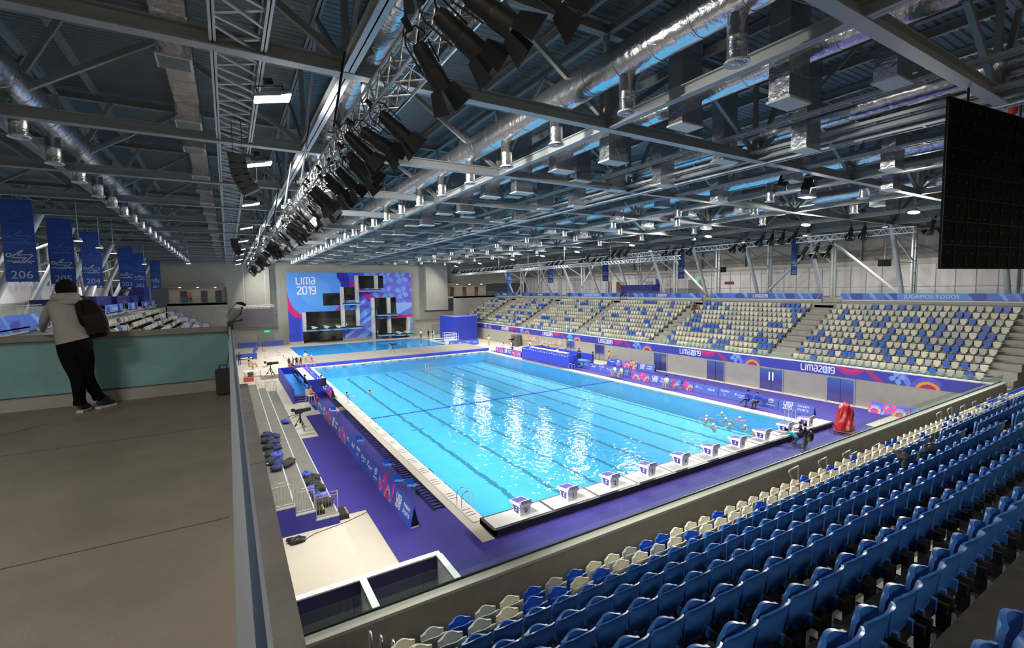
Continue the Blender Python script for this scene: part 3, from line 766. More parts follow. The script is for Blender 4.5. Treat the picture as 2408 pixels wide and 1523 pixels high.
m_ = MB(); m_.tube([(.12, -27, .19), (.12, 28, 0)], .022, 6); m_.tube([(-.1, -27, .19), (-.1, 28, 0)], .015, 6); m_.ob('cable_bundle', WHITE, tt)
def spot():
    t = thing('spotlight', '', 'spotlight', (0, 0, 0))
    q = MB(); q.tube([(0, 0, .36), (0, 0, .3), (0, 0, .05)], [.07, .1, .11], 14); q.tube([(0, 0, .05), (0, 0, .02), (0, 0, -.16), (0, 0, -.2)], [.11, .125, .125, .13], 14); q.ob('body', BLACK, t)
    q = MB()
    q.tube([(-.16, 0, .05), (-.17, 0, .42), (-.1, 0, .52), (.1, 0, .52), (.17, 0, .42), (.16, 0, .05)], .012, 5); q.box(-.03, .03, -.03, .03, .5, .66); q.ob('yoke', BLACKM, t)
    for k in range(4):
        a = pi/2*k; q = MB(); w0, w1, L_ = .11, .17, .26
        q.add([(-w0, .13, -.2), (w0, .13, -.2), (w1, .13+.1, -.2-L_), (-w1, .13+.1, -.2-L_), (-w0, .136, -.2), (w0, .136, -.2), (w1, .236, -.2-L_), (-w1, .236, -.2-L_)], [(0, 1, 2, 3), (7, 6, 5, 4), (0, 4, 5, 1), (1, 5, 6, 2), (2, 6, 7, 3), (3, 7, 4, 0)])
        me = q.mesh('barn_door', BLACK); me.transform(Matrix.Rotation(a, 4, 'Z')); o = bpy.data.objects.new('barn_door', me); COL.objects.link(o); o.parent = t
    q = MB(); q.tube([(0, 0, .36), (.1, 0, .45), (.05, .1, .3), (-.05, .12, .5), (0, 0, .62)], .01, 4); q.ob('cable', BLACK, t)
    return t
sp0 = spot(); spk = list(sp0.children)
spots = []
for (px, py, z) in [(1285, -30, 12.2), (1165, 35, 12.1), (1090, 90, 12.05), (1020, 170, 12.05), (935, 305, 12.05), (893, 335, 12.0), (850, 350, 12.0)]:
    p = bp(px, py, z=z); spots.append((p.x, p.y, z))
yy = -8.6
random.seed(11)
while yy < 39:
    spots.append((TX+random.uniform(-.02, .34), yy, 12.0-.004*(yy+8))); yy += random.uniform(.42, .75) if yy < 15 else random.uniform(.7, 1.0)
for i, p in enumerate(spots):
    lab = 'black spotlight with barn doors on the silver lighting truss, %s from the near end' % ordn(i+1)
    if i == 0: s_ = sp0; s_['label'] = lab; s_['group'] = 'spotlights on the left truss'
    else: s_ = dup(sp0, None, None, lab, 'spotlights on the left truss', spk)
    s_.location = p; s_.rotation_euler = (radians(random.uniform(-15, 15)), radians(-52+random.uniform(-8, 8)), random.uniform(-.3, .3)); s_.scale = (.82, .82, .82)
for i, y in enumerate([-6.6, -1.5, 3.2, 8.6, 15.5, 22.6, 30]):
    t = thing('chain_hoist', 'black hoist and sling holding the left lighting truss, %s from the near end' % ordn(i+1), 'hoist', (TX+.1, y, 12.75), group='hoists of the left truss')
    q = MB(); q.tube([(0, 0, .5), (.3, 0, 2.1)], .03, 6); q.ob('sling', BLACK, t)
    q = MB(); q.tube([(-.14, 0, .35), (.14, 0, .35)], .07, 8); q.box(-.06, .06, -.05, .05, .0, .5); q.ob('motor', BLACKM if i % 2 else INOX, t)
# white loudspeakers on the truss
for i, (px, py) in enumerate([(757, 470), (690, 527)]):
    p = bp(px, py, x=TX+.25); t = thing('loudspeaker', 'pale loudspeaker box hanging among the truss spotlights, %s one' % ('nearer' if i == 0 else 'farther'), 'loudspeaker', (p.x, p.y, p.z), .5)
    t.rotation_euler = (.3, -.35, .5); q = MB(); q.box(-.2, .2, -.16, .16, -.24, .24); q.ob('cabinet', STEELL if i == 0 else STEEL, t); q = MB(); q.box(-.17, .17, -.17, -.16, -.21, .21); q.ob('front_grille', WHITE, t)
# line arrays
def line_array(x, y, z, lab):
    t = thing('line_array', lab, 'loudspeaker', (x, y, z))
    q = MB(); q.box(-.25, .35, -.2, .2, .55, .65); q.ob('flying_frame', BLACKM, t)
    px_, pz_, a = 0, .55, 0
    for k in range(6):
        q = MB(); c, s_ = cos(a), sin(a)
        pts = [(-.22, 0), (.22, 0), (.24, -.2), (-.22, -.16)]
        vs = []
        for yy_ in (-.22, .22):
            for (u, w) in pts: vs.append((px_+u*c-w*s_*-1*-1, yy_, pz_+u*s_+w*c))
        q.add(vs, [(3, 2, 1, 0), (4, 5, 6, 7), (0, 1, 5, 4), (1, 2, 6, 5), (2, 3, 7, 6), (3, 0, 4, 7)]); q.ob('cabinet', BLACK, t)
        px_ += .2*sin(a); pz_ -= .18*cos(a); a += radians(7)
    q = MB(); q.tube([(-.1, 0, .65), (-.1, 0, 15-z)], .01, 5); q.tube([(.15, 0, .65), (.15, 0, 15-z)], .01, 5); q.ob('hanging_wire', BLACKM, t)
    q = MB(); q.tube([(.3, 0, .6), (.5, 0, .3), (.5, 0, -.1), (.25, 0, -.2)], .012, 5); q.ob('cable', WHITE, t)
p = bp(560, 415, y=-.5); line_array(p.x, p.y, p.z, 'curved black line-array loudspeaker hanging from the lattice girder, nearer one')
p = bp(552, 583, y=22); line_array(p.x, p.y, p.z, 'curved black line-array loudspeaker hanging from the lattice girder, farther one')
# pair of black speakers hung right
for i, (px, py) in enumerate([(1843, 428), (1898, 437)]):
    d = Vector(bp(px, py, y=-3.5)); t = thing('hung_loudspeaker', 'black loudspeaker of the hanging pair near the big screen, %s one' % ('left' if i == 0 else 'right'), 'loudspeaker', d, .3)
    q = MB(); q.box(-.24, .24, -.22, .22, -.34, .34); q.ob('cabinet', BLACK, t)
    q = MB(); q.tube([(-.1, 0, .34), (-.1, 0, 1.2)], .012, 5); q.tube([(.26, 0, -.1), (.28, 0, .4), (.1, 0, .5)], .02, 5); q.ob('bracket', BLACKM, t)
    t.rotation_euler = (.25, .35, .5)
t = thing('speaker_bar', 'short silver bar above the pair of hanging loudspeakers', 'lighting truss', bp(1870, 395, y=-3.5)); box_truss(t, (-.9, .0, 0), (.9, .3, 0), .2, 6)
# right-hand lighting trusses
rt = thing('lighting_truss', 'long silver truss with black lights over the right pool edge', 'lighting truss', (33.6, 30, 13.5))
box_truss(rt, (0, -33, 0), (0, 44, 0), .42, 120, STEELL, .035); q = MB(); [q.tube([(0, yy, .2), (0, yy, 4.6)], .02, 5) for yy in range(-32, 44, 7)]; q.ob('hanging_wire', BLACKM, rt)
rt = thing('lighting_truss', 'shorter silver truss hung slightly lower beyond the right pool edge', 'lighting truss', (30.4, 20, 12.6))
box_truss(rt, (0, -5, 0), (0, 50, 0), .36, 90, STEELL, .03); q = MB(); [q.tube([(0, yy, .18), (0, yy, 5.5)], .02, 5) for yy in range(-4, 50, 9)]; q.ob('hanging_wire', BLACKM, rt)
groups = [(1905, 590, 3), (1815, 560, 4), (1740, 578, 3), (1585, 590, 4), (1560, 585, 2), (1450, 595, 3), (1420, 608, 5), (1390, 605, 3), (1370, 610, 2), (1300, 618, 4), (1185, 628, 4), (1150, 632, 4), (1110, 636, 8), (1090, 636, 6), (1030, 640, 6), (980, 645, 2), (1985, 548, 3), (2190, 530, 2)]
k = 0; usedy = []
for (px, py, n) in groups:
    p = bp(px, py, x=33.4)
    for j in range(n):
        yq = min(p.y+.9*(j-n/2)*(1+p.y*.012), 77)
        if any(abs(yq-v) < .8 for v in usedy): continue
        usedy.append(yq); k += 1
        s_ = dup(sp0, (p.x, yq, p.z), None, 'black spotlight under the right lighting truss, %s from the near end' % ordn(min(k, 89)), 'spotlights on the right trusses', spk)
        s_.scale = (1.35,)*3; s_.rotation_euler = (0, radians(40), random.uniform(-.4, .4))
# LED screen
C0 = Vector((7.05, -12.45, 0)); C1 = Vector((12.0, -13.0, 0)); L_ = (C1-C0).length; an = atan2(C1.y-C0.y, C1.x-C0.x)
zb = bp(2213, 632, x=7.05).z
t = thing('screen_wall', 'huge black screen wall seen from behind, hanging over the seats at the right', 'screen', (7.05, -12.45, zb), an)
q = MB(); q.box(0, L_, -.02, .03, 0, 4.35); q.ob('panel', mat('screen_black', (.002, .002, .0025), .8, spec=.1), t)
for i in range(9):
    q = MB(); q.box(i*L_/8-.012, i*L_/8+.012, -.035, -.02, 0, 4.35); q.ob('upright', mat('frame_black', (.004, .004, .0045), .6, spec=.2), t)
for j in range(8):
    q = MB(); q.box(0, L_, -.03, -.02, j*.62, j*.62+.02); q.ob('crossbar', mat('frame_black'), t)
q = MB()
for i in range(24):
    for j in range(14):
        if (i+j) % 2 == 0: x = .1+i*L_/24; z = .1+j*.31; q.box(x, x+.018, -.03, -.02, z, z+.03)
q.ob('latches', mat('latch_grey', (.12, .12, .12), .3), t)
for i in (1, 4): 
    q = MB(); q.tube([(i, 0, 4.35), (i, 0, 4.9)], .03, 6); q.ob('hanging_wire', BLACKM, t)
t = thing('chain_bag', 'red bag hanging above the right end of the big screen', 'bag', bp(2381, 258, y=-12.7)); q = MB(); q.tube([(0, 0, -.16), (0, 0, -.1), (0, 0, .12)], [.06, .12, .11], 10); q.ob('bag', mat('bag_red', (.4, .03, .01)), t)
# ================================================================== stands
# ---- seat meshes
def outline(pts, y0, y1, mb, mi=0):
    n = len(pts); vs = [(p[0], y, p[1]) for y in (y0, y1) for p in pts]
    mb.add(vs, [tuple(range(n)), tuple(range(2*n-1, n-1, -1))] + [(i, n+i, n+(i+1) % n, (i+1) % n) for i in range(n)], mi)
def shell(mb, w0, w1, h, th, bulge, lean, z0, y0, nu=10, nv=7, rc=.35, mi=0, flare=.03, notch=0):
    """curved seat shell: width w0 at the foot, w1 at the top, rounded corners, bulging to -y"""
    def P(u, v, s):
        k = min(1, (1-v)/rc) if rc else 1
        w = (w0+(w1-w0)*min(1, v*1.6))*(.62+.38*sqrt(max(0, 1-(1-k)**2)))
        a = 2*u-1
        zz = z0+h*v - (.03*h/.4)*a*a*(v > .99)
        y = y0 - bulge*(1-a*a)*sin(min(1, v*1.1+.15)*pi*.55) - lean*v - flare*max(0, v-.82)/.18
        return (a*w/2, y+s*th, zz)
    for s, fl in ((0, False), (1, True)):
        mb.grid(lambda u, v: P(u, v, s), nu, nv, mi, True, not fl)
    for u0 in (0, 1):
        mb.grid(lambda a, v: P(u0, v, a), 1, nv, mi, False, u0 == 0)
    for v0 in (0, 1):
        mb.grid(lambda u, a: P(u, v0, a), nu, 1, mi, False, v0 == 1)
def near_seat(m_, small=False, hi=True):
    """tip-up seat: faces +y, origin on the floor under the back"""
    t = thing('tip_up_seat', '', 'seat')
    nu, nv = (12, 8) if hi else (6, 4)
    a = MB()
    if not small: shell(a, .40, .50, .45, .022, .035, .05, .39, .10, nu, nv, .34, flare=.045)
    else: shell(a, .40, .45, .34, .02, .06, .05, .46, .10, nu, nv, .05, flare=.01)
    a.box(-.17, -.12, .05, .11, .33, .45); a.box(.12, .17, .05, .11, .33, .45)
    a.ob('backrest', m_, t)
    a = MB()
    if not small: shell(a, .38, .43, .37, .035, -.04, .02, .38, .15, nu, nv, .48, flare=0)
    else: shell(a, .37, .42, .36, .03, -.06, -.01, .44, .17, nu, nv, .05, flare=0)
    a.ob('seat_pan', m_, t)
    a = MB(); a.box(-.20, -.16, -.02, .2, .3, .42); a.box(.16, .20, -.02, .2, .3, .42); a.box(-.2, .2, .06, .14, .30, .36); a.box(-.03, .03, .05, .15, 0, .32); a.box(-.1, .1, .0, .2, 0, .02)
    a.ob('bracket', BLACKM, t)
    return t
# ---- near stand
SX0 = -4.61; PIT = .52; RT = .81; RH = .45
def rowY(k): return -9.27-RT*k-.02
def rowF(k): return 3.67+RH*k-.84-(.12 if k <= 2 else 0)
ns = thing('grandstand', 'concrete stepped stand with blue seats below the camera at this end of the pool', 'grandstand', (12.5, -12, 2.2))
b = MB(); X0, X1 = -8.62-12.5, 42.0-12.5
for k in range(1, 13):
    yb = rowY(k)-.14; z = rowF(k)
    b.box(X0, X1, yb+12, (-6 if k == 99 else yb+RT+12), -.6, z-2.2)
b.ob('terrace', SHADEC, ns)
b = MB(); b.box(X0, X1, rowY(1)+.65+12, 4.1, -2.19, .05); b.ob('front_gangway', TERR, ns)
b = MB(); b.box(X0, 33.2-12.5, 3.85, 4.1, -2.19, 1.02); b.ob('parapet', mat('parapet_concrete', (.26, .24, .20), .8, noise=.12, nscale=1.5), ns)
b = MB(); b.box(X0, 33.2-12.5, 3.80, 4.14, 1.02, 1.09); b.ob('coping', CONC, ns)
b = MB(); b.box(X0, 33.2-12.5, 4.06, 4.10, 1.09, 1.13); b.ob('glass_channel', BLACKM, ns)
x = -8.5; i = 0
while x < 32.8:
    b = MB(); b.box(x+.008-12.5, x+1.45-.008-12.5, 4.075, 4.087, 1.12, 1.52); b.ob('glass_panel', GLASS, ns); x += 1.45
AIS = []
for (px, py) in [(2235, 1050), (2392, 965)]:
    p = bp(px, py, z=4.6); AIS.append(p.x)
def in_aisle(x, k): return any(abs(x-a) < .62 for a in AIS) and k >= 3
# stair treads with yellow edging
b = MB(); b2 = MB()
for a in AIS:
    for k in range(3, 12):
        y = rowY(k)-.14; z = rowF(k)
        b.box(a-.6-12.5, a+.6-12.5, y+12+RT-.4, y+12+RT, z-2.2, z-2.2-RH/2+.45)
        b2.box(a-.45-12.5, a+.45-12.5, y+12+RT-.03, y+12+RT+.005, z-2.2+.226, z-2.2+.235); b2.box(a-.45-12.5, a+.45-12.5, y+12+.78-RT, y+12+.81-RT, z-2.2+.002+RH*0, z-2.2+.008)
b.ob('aisle_steps', TERR, ns); b2.ob('yellow_edging', mat('yellow_edge', (.55, .45, .05)), ns)
row1 = 'CGBGCBGBCCGBBCCCBCCCCC'; row2 = 'CGGCBBCBCCGCBCCCCBCC'
protoN = {}
for key, m_, sm in (('B', SBLUE, False), ('b', SBLUE2, True), ('C', SCREAM, True), ('G', SGREY, True)): protoN[key] = near_seat(m_, sm)
pk = {k: list(v.children) for k, v in protoN.items()}; used = set()
cands = []
random.seed(5)
for k in range(1, 12):
    j = -6
    while True:
        x = SX0+PIT*j
        if x > 40.5: break
        jj = j; j += 1
        if x < -7.4 or in_aisle(x, k): continue
        if k == 1: c = row1[(jj+4)] if 0 <= jj+4 < len(row1) else ('b' if random.random() < .13 else 'G' if random.random() < .12 else 'C')
        elif k == 2: c = row2[(jj+4)] if 0 <= jj+4 < len(row2) else ('b' if random.random() < .1 else 'G' if random.random() < .12 else 'C')
        else: c = 'B'
        if c == 'B' and k <= 2: c = 'b'
        if k <= 2 and x > 22 and random.random() < .45: c = 'b'
        q = PX((x, rowY(k), rowF(k)+.7))
        if q[2] < .6 or q[0] < -60 or q[0] > CW+60 or q[1] > CH+130 or q[1] < 0: continue
        cands.append((q[2], k, jj, x, c))
cands.sort()
colname = {'B': 'dark blue', 'b': 'blue', 'C': 'cream', 'G': 'light grey'}
stuff = MB(); SM = [SBLUE, SBLUE2, SCREAM, SGREY, BLACKM]
def low_seat(mb, x, y, z, mi, small):
    w = .23
    o = len(mb.v)
    pts = [(-.2, .36), (.2, .36), (.25, .6), (.24, .76), (.17, .84), (-.17, .84), (-.24, .76), (-.25, .6)] if not small else [(-.2, .42), (.2, .42), (.225, .6), (.22, .8), (-.22, .8), (-.225, .6)]
    n = len(pts)
    def ring(yf, sc): return [(x+p[0]*sc, y+yf(p[0]), z+p[1]) for p in pts]
    r0 = ring(lambda a: .02-.06*(1-(a/.25)**2)-.03, 1); r1 = ring(lambda a: .045-.06*(1-(a/.25)**2)-.03, 1)
    mb.add(r0+r1, [tuple(range(n)), tuple(range(2*n-1, n-1, -1))]+[(i, n+i, n+(i+1) % n, (i+1) % n) for i in range(n)], mi)
    r0 = [(x+p[0]*.88, y+.13, z+p[1]-.0) for p in pts]; r1 = [(x+p[0]*.88, y+.18+.04*(1-(p[0]/.25)**2), z+p[1]) for p in pts]
    mb.add(r0+r1, [tuple(range(n)), tuple(range(2*n-1, n-1, -1))]+[(i, n+i, n+(i+1) % n, (i+1) % n) for i in range(n)], mi)
    mb.box(x-.2, x+.2, y, y+.12, z+.3, z+.36, 4); mb.box(x-.03, x+.03, y, y+.1, z, z+.3, 4)
grp = {'B': 'dark blue tip-up seats of the near stand', 'b': 'blue seats in the two front rows', 'C': 'cream seats in the two front rows', 'G': 'grey seats in the two front rows'}
n_ind = 0
for q in cands:
    _, k, jj, x, c = q
    loc = (x, rowY(k), rowF(k))
    if n_ind < 300:
        n_ind += 1
        lab = '%s tip-up seat, %s row behind the near parapet, %s from the walkway end' % (colname[c], ordn(k), ordn(jj+6))
        if c not in used:
            used.add(c); o = protoN[c]; o.location = loc; o['label'] = lab; o['group'] = grp[c]
        else: dup(protoN[c], loc, 0, lab, grp[c], pk[c])
    else: low_seat(stuff, loc[0], loc[1], loc[2], {'B': 0, 'b': 1, 'C': 2, 'G': 3}[c], c != 'B')
for c in protoN:
    if c not in used:
        for ch in pk[c]: bpy.data.objects.remove(ch)
        bpy.data.objects.remove(protoN[c])
tag(stuff.ob('stadium_seats', SM), 'remaining blue and cream seats of the near stand further to the right', 'seats', kind='stuff')
# bent handrails in front of the first rows
HR = mat('handrail_steel', (.42, .41, .37), .35, metal=.7)
for i, (px, py) in enumerate([(1878, 1095), (1945, 1074), (2000, 1058), (2016, 1061), (2070, 1041), (2214, 967), (2239, 957), (2269, 952), (2296, 942), (2330, 934), (2358, 924)]):
    p = bp(px, py, y=-9.35); t = thing('handrail', 'bent steel handrail frame in front of the cream seats, %s from the left' % ordn(i+1), 'handrail', (p.x, p.y, 2.25), group='steel handrails in front of the first seat row')
    h = p.z-2.25; q = MB(); q.tube([(0, 0, .9), (0, 0, h-.05), (-.04, 0, h), (-.52, 0, h-.03), (-.56, 0, h-.08), (-.12, 0, h-.62)], .024, 8); q.ob('rail', HR, t)
    q = MB(); q.tube([(0, 0, 0), (0, 0, .9)], .024, 8); q.ob('post', HR, t)
for i, (px, py) in enumerate([(868, 1480), (893, 1489), (921, 1499)]):
    p = bp(px, py, y=-9.1); t = thing('handrail', 'looped stainless handrail at the left front corner of the near stand, %s from the left' % ordn(i+1), 'handrail', (p.x, p.y, 2.25), group='looped handrails at the left corner')
    h = p.z-2.25; q = MB(); q.tube([(0, 0, 0), (0, 0, h-.06), (0, -.03, h-.015), (0, -.08, h), (0, -.13, h-.015), (0, -.16, h-.06), (0, -.16, 0)], .022, 8); q.ob('rail', INOX, t)
# ---- side stands
def side_row(k): return 34.3+.822*(k-1), 2.72+.462*(k-1)   # x of seat backs, floor height (right stand)
SECT = [(-6.8, 5.6), (8.0, 20.4), (22.2, 34.9), (37.0, 49.8), (52.2, 64.9), (67.4, 76.8)]
def mirror(x, side): return x if side == 'right' else 24.4-x
def side_stand(side):
    mx = lambda a, c: (min(mirror(a, side), mirror(c, side)), max(mirror(a, side), mirror(c, side)))
    t = thing('grandstand', 'long concrete stand along the %s side of the pool with cream, grey and blue seats' % side, 'grandstand', (mirror(33.2, side), 35, 2.2)); ox, oy, oz = t.location
    b = MB()
    Y0 = -8.2 if side == 'right' else -7.9
    for k in range(1, 11):
        x, z = side_row(k); x0, x1 = mx(x-.62, x+.21); b.box(x0-ox, x1-ox, Y0-oy, YF-1.3-oy, 0-.9, z-oz)
    x0, x1 = mx(41.9, 43.4); b.box(x0-ox, x1-ox, Y0-oy, YF-1.3-oy, 2, 5.55)
    b.ob('terrace', TERR, t)
    b = MB(); x0, x1 = mx(33.2, 33.75); b.box(x0-ox, x1-ox, Y0-oy, YF-2-oy, -.01, .3); b.ob('front_gangway', TERR, t)
    b = MB(); x0, x1 = mx(33.0, 33.25); b.box(x0-ox, x1-ox, Y0-oy, YF-2-oy, .86, .95); b.ob('front_coping', WHITE, t)
    b = MB(); x0, x1 = mx(33.14, 33.24); b.box(x0-ox, x1-ox, Y0-oy, YF-2-oy, .0, .86); b.ob('front_wall', CONC, t)
    y = Y0
    gp = MB()
    while y < YF-4: gp.box(mirror(33.17, side)-ox-.006, mirror(33.17, side)-ox+.006, y+.01-oy, y+1.5-oy, .95, 1.35); y += 1.51
    gp.ob('glass_balustrade', GLASS, t)
    # upper slab + back wall
    b = MB(); x0, x1 = mx(43.4, 54); b.box(x0-ox, x1-ox, YB-oy, YF-oy, 5.6, 6.0); b.ob('upper_concourse', CONC, t)
    b = MB(); x0, x1 = mx(43.3, 43.4)
    ys = [Y0]+[v for a, c in zip(SECT, SECT[1:]) for v in (a[1]+.25, c[0]-.25)]+[YF-1.4]
    for a, c in zip(ys[::2], ys[1::2]):
        b = MB(); b.box(x0-ox, x1-ox, a-oy, c-oy, 4.4, 5.86); b.ob('upper_wall', CONC, t)
        b = MB(); b.box(x0-ox-.05, x1-ox+.05, a-oy, c-oy, 5.80, 5.88); b.ob('upper_coping', WHITE, t)
    # aisle steps and handrails
    for a, c in zip(SECT, SECT[1:]):
        b = MB(); m0 = a[1]+.3; m1 = c[0]-.3
        for k in range(1, 12):
            x, z = side_row(k); x0, x1 = mx(x-.62, x-.21); b.box(x0-ox, x1-ox, m0-oy, m1-oy, z-oz-.01, z-oz+.23)
            x0, x1 = mx(x-1.03, x-.62); b.box(x0-ox, x1-ox, m0-oy, m1-oy, z-oz-.3, z-oz-.231+.0)
        b.ob('aisle_steps', TERR, t)
        b = MB()
        for k in range(1, 11):
            x, z = side_row(k)
            for yy in (m0-.05,):
                xx = mirror(x, side)-ox; b.tube([(xx, yy-oy, z-oz), (xx, yy-oy, z-oz+.8), (xx+(.25 if side == 'right' else -.25), yy-oy, z-oz+.95)], .02, 5)
        b.ob('aisle_handrails', HR, t)
        b = MB(); x = mirror(42.2, side)-ox; sg = 1 if side == 'right' else -1
        for yy in (m0, m1): b.tube([(x, yy-oy, 5.0), (x+sg*1.3, yy-oy, 6.1), (x+sg*1.3, yy-oy, 7.0), (x, yy-oy, 5.9), (x, yy-oy, 5.0)], .025, 5)
        b.ob('top_handrail', STEELL, t)
    return t
rs = side_stand('right'); lsd = side_stand('left')
# printed banners
def flower(u, v, cx, cy, r):
    a = atan2(v-cy, u-cx); d = sqrt((u-cx)**2+(v-cy)**2)
    if d < r*.2: return 2
    return 1 if d < r*abs(cos(2*a+.5))**.5 else 0
def lowband(u, v):
    p = (u+6.2) % 13.0
    bg = (.045, .05, .42)
    if 4.6 < p < 9.3: return bg
    q = p if p < 4.6 else p-13.0   # -3.7 .. 4.6
    f = flower(q, v, -1.2, .5, .5)
    if f: return (.22, .38, .85) if f == 1 else (.04, .08, .5)
    r = sqrt((q-1.9)**2+(v-1.35)**2)
    if .62 < r < 1.15: return (.62, .02, .20) if r < .9 else (.42, .02, .20)
    r = sqrt((q+3.0)**2+(v+.25)**2)
    if .55 < r < .75: return (.85, .33, .02)
    if .75 <= r < 1.05: return (.09, .10, .60)
    if r <= .55: return (.40, .02, .16)
    if abs(q+2.0-v*.6) < .22: return (.12, .25, .85)
    if abs(q+.2-v*1.1) < .25: return (.42, .02, .18)
    if (q-3.6)**2+(v-.4)**2 < .1: return (.25, .42, .88)
    return bg
bn = thing('stand_banner', 'long violet printed banner reading LIMA2019 along the front of the right stand', 'banner', (33.10, 35, 2.2))
M_ = frame((0, YF-2.2-35, .0), (0, -1, 0), (0, 0, 1))
print_panel('printed_sheet', M_, 85.9, .86, 1720, 17, lambda u, v: lowband(85.9-u, v), bn)
for y in (3.0, 15.7, 28.9, 41.9, 54.9, 68):
    m_ = MB(); w_ = logow('LIMA2019'); logo(m_, 'LIMA2019', -w_*.5*.5, 0, .5, .17, .01); o = m_.ob('lettering', PAPER, bn); setm(o, frame((-.02, y-35, .2), (0, -1, 0), (0, 0, 1)))
def topband(u, v):
    bg = (.05, .10, .55)
    k = (u*1.0+.9*sin(u*.5)+v*.8) % 3.7
    if k < .35: return (.20, .42, .85)
    if 1.2 < k < 1.5: return (.14, .33, .80)
    c = (u*.8) % 2.3; r = (c-1.1)**2+(v-.3)**2*1.5
    return (.03, .06, .40) if r < .22 else (.07, .17, .66)
ys = [-8.1]+[v for a, c in zip(SECT, SECT[1:]) for v in (a[1]+.35, c[0]-.35)]+[77.5]
for i, (a, c) in enumerate(zip(ys[::2], ys[1::2])):
    wd = 'JUGAMOS TODOS' if i in (0, 3) else 'LIMA2019'
    t = thing('upper_banner', 'blue banner reading %s on the right upper rail, %s from near end' % (wd, ordn(i+1)), 'banner', (43.25, (a+c)/2, 8.12), group='banners of the right upper rail')
    L_ = c-a; M_ = frame((0, L_/2, 0), (0, -1, 0), (0, 0, 1))
    print_panel('printed_sheet', M_, L_, .6, int(L_*10), 6, (lambda u, v, s=i*3.1, LL=L_, w=wd: (.10, .28, .78) if (w[0] == 'J' and abs(u-LL/2) < 2.4) else (.05, .09, .50) if (w[0] == 'L' and abs(u-LL/2) < 1.6) else topband(u+s, v)), t)
    if wd[0] == 'L': m_ = MB(); w_ = logow('LIMA2019'); logo(m_, 'LIMA2019', -w_*.5*.33, .14, .33, .17, .01); o = m_.ob('lettering', PAPER, t); setm(o, frame((-.02, 0, 0), (0, -1, 0), (0, 0, 1)))
    else: text('lettering', wd, .46, frame((-.02, 0, .3), (0, -1, 0), (0, 0, 1)), PAPER, t, .006)
    b = MB(); yy = a
    b.box(-.02, .0, -L_/2, L_/2, .6, .95); b.ob('glass_rail', GLASS, t)
# ---- seats of the right stand
def far_seat(m_, rot):
    t = thing('shell_seat', '', 'seat')   # faces +y locally
    a = MB(); outline([(-.11, .44), (.11, .44), (.12, .55), (.21, .58), (.22, .80), (.19, .84), (-.19, .84), (-.22, .80), (-.21, .58), (-.12, .55)], 0, .035, a); a.ob('backrest', m_, t)
    a = MB(); outline([(-.10, .40), (.10, .40), (.12, .50), (.19, .53), (.19, .70), (.16, .75), (-.16, .75), (-.19, .70), (-.19, .53), (-.12, .50)], .07, .13, a); a.ob('seat_pan', m_, t)
    a = MB(); a.box(-.15, .15, 0, .1, .28, .34); a.box(-.03, .03, 0, .06, 0, .3); a.ob('bracket', BLACKM, t)
    return t
FM = {'C': SCREAM, 'S': SAGE, 'G': SGREY, 'B': SBLUE2}
pf = {k: far_seat(m_, 0) for k, m_ in FM.items()}; pfk = {k: list(v.children) for k, v in pf.items()}; used = set()
cn = {'C': 'cream', 'S': 'sand coloured', 'G': 'grey', 'B': 'blue'}
SECA = ['GCSSGGBSBGBGBSSGCSGSGSBBC', 'SCBCSGGCCSGCCCSSCGBBCSSSC', 'SSBCCCGGSBSSBBCBGGGCBCGGC', 'GSCCSBCSBBCGCSSSGBCGCGBSC', 'SGCSCGGCCCSBSCCBSBGGGCBBG', 'GBCSGCCBSGSBSBSGBGGGBGCBC', 'BBGBCGBSGSBBCSCSCBGBBCCGC', 'SSGSCCCGCSCGBSBSSCSSBCCGC', 'BGGGGBCBBGSCSBCGBCGCBSBGC', 'CSGBGSSGSSSSCCSGSSCBGSGB']
allr = []
random.seed(8)
for si, (a, c) in enumerate(SECT):
    n = int(round((c-a)/.5))
    for k in range(1, 11):
        x, z = side_row(k); w = ''
        run = 0
        for j in range(n):
            if si == 0: r = SECA[10-k]; ch = r[j] if j < len(r) else 'C'
            else:
                if run > 0: run -= 1
                else:
                    q = random.random(); cur = 'B' if q < .2 else 'G' if q < .42 else 'S' if q < .68 else 'C'; run = random.choice((0, 0, 0, 1, 2))
                ch = cur
            allr.append((x, c-.25-.5*j, z, ch, si, k, j+1))
allr.sort(key=lambda q: PX((q[0], q[1], q[2]))[2])
st2 = MB(); SM2 = [SCREAM, SAGE, SGREY, SBLUE2, BLACKM]; mi_ = {'C': 0, 'S': 1, 'G': 2, 'B': 3}
def far_low(mb, x, y, z, mi, sg):
    for pts, a0, a1 in (([(-.11, .44), (.11, .44), (.12, .55), (.21, .58), (.21, .84), (-.21, .84), (-.21, .58), (-.12, .55)], 0, .035), ([(-.10, .40), (.10, .40), (.12, .50), (.19, .53), (.19, .74), (-.19, .74), (-.19, .53), (-.12, .50)], .07, .13)):
        n = len(pts); vs = [(x-sg*yy, y+sg*p[0], z+p[1]) for yy in (a0, a1) for p in pts]
        mb.add(vs, [tuple(range(n)), tuple(range(2*n-1, n-1, -1))]+[(i, n+i, n+(i+1) % n, (i+1) % n) for i in range(n)], mi)
    mb.box(x-.05, x+.05, y-.03, y+.03, z, z+.33, 4)
secn = ['nearest', 'second', 'third', 'fourth', 'fifth', 'farthest']
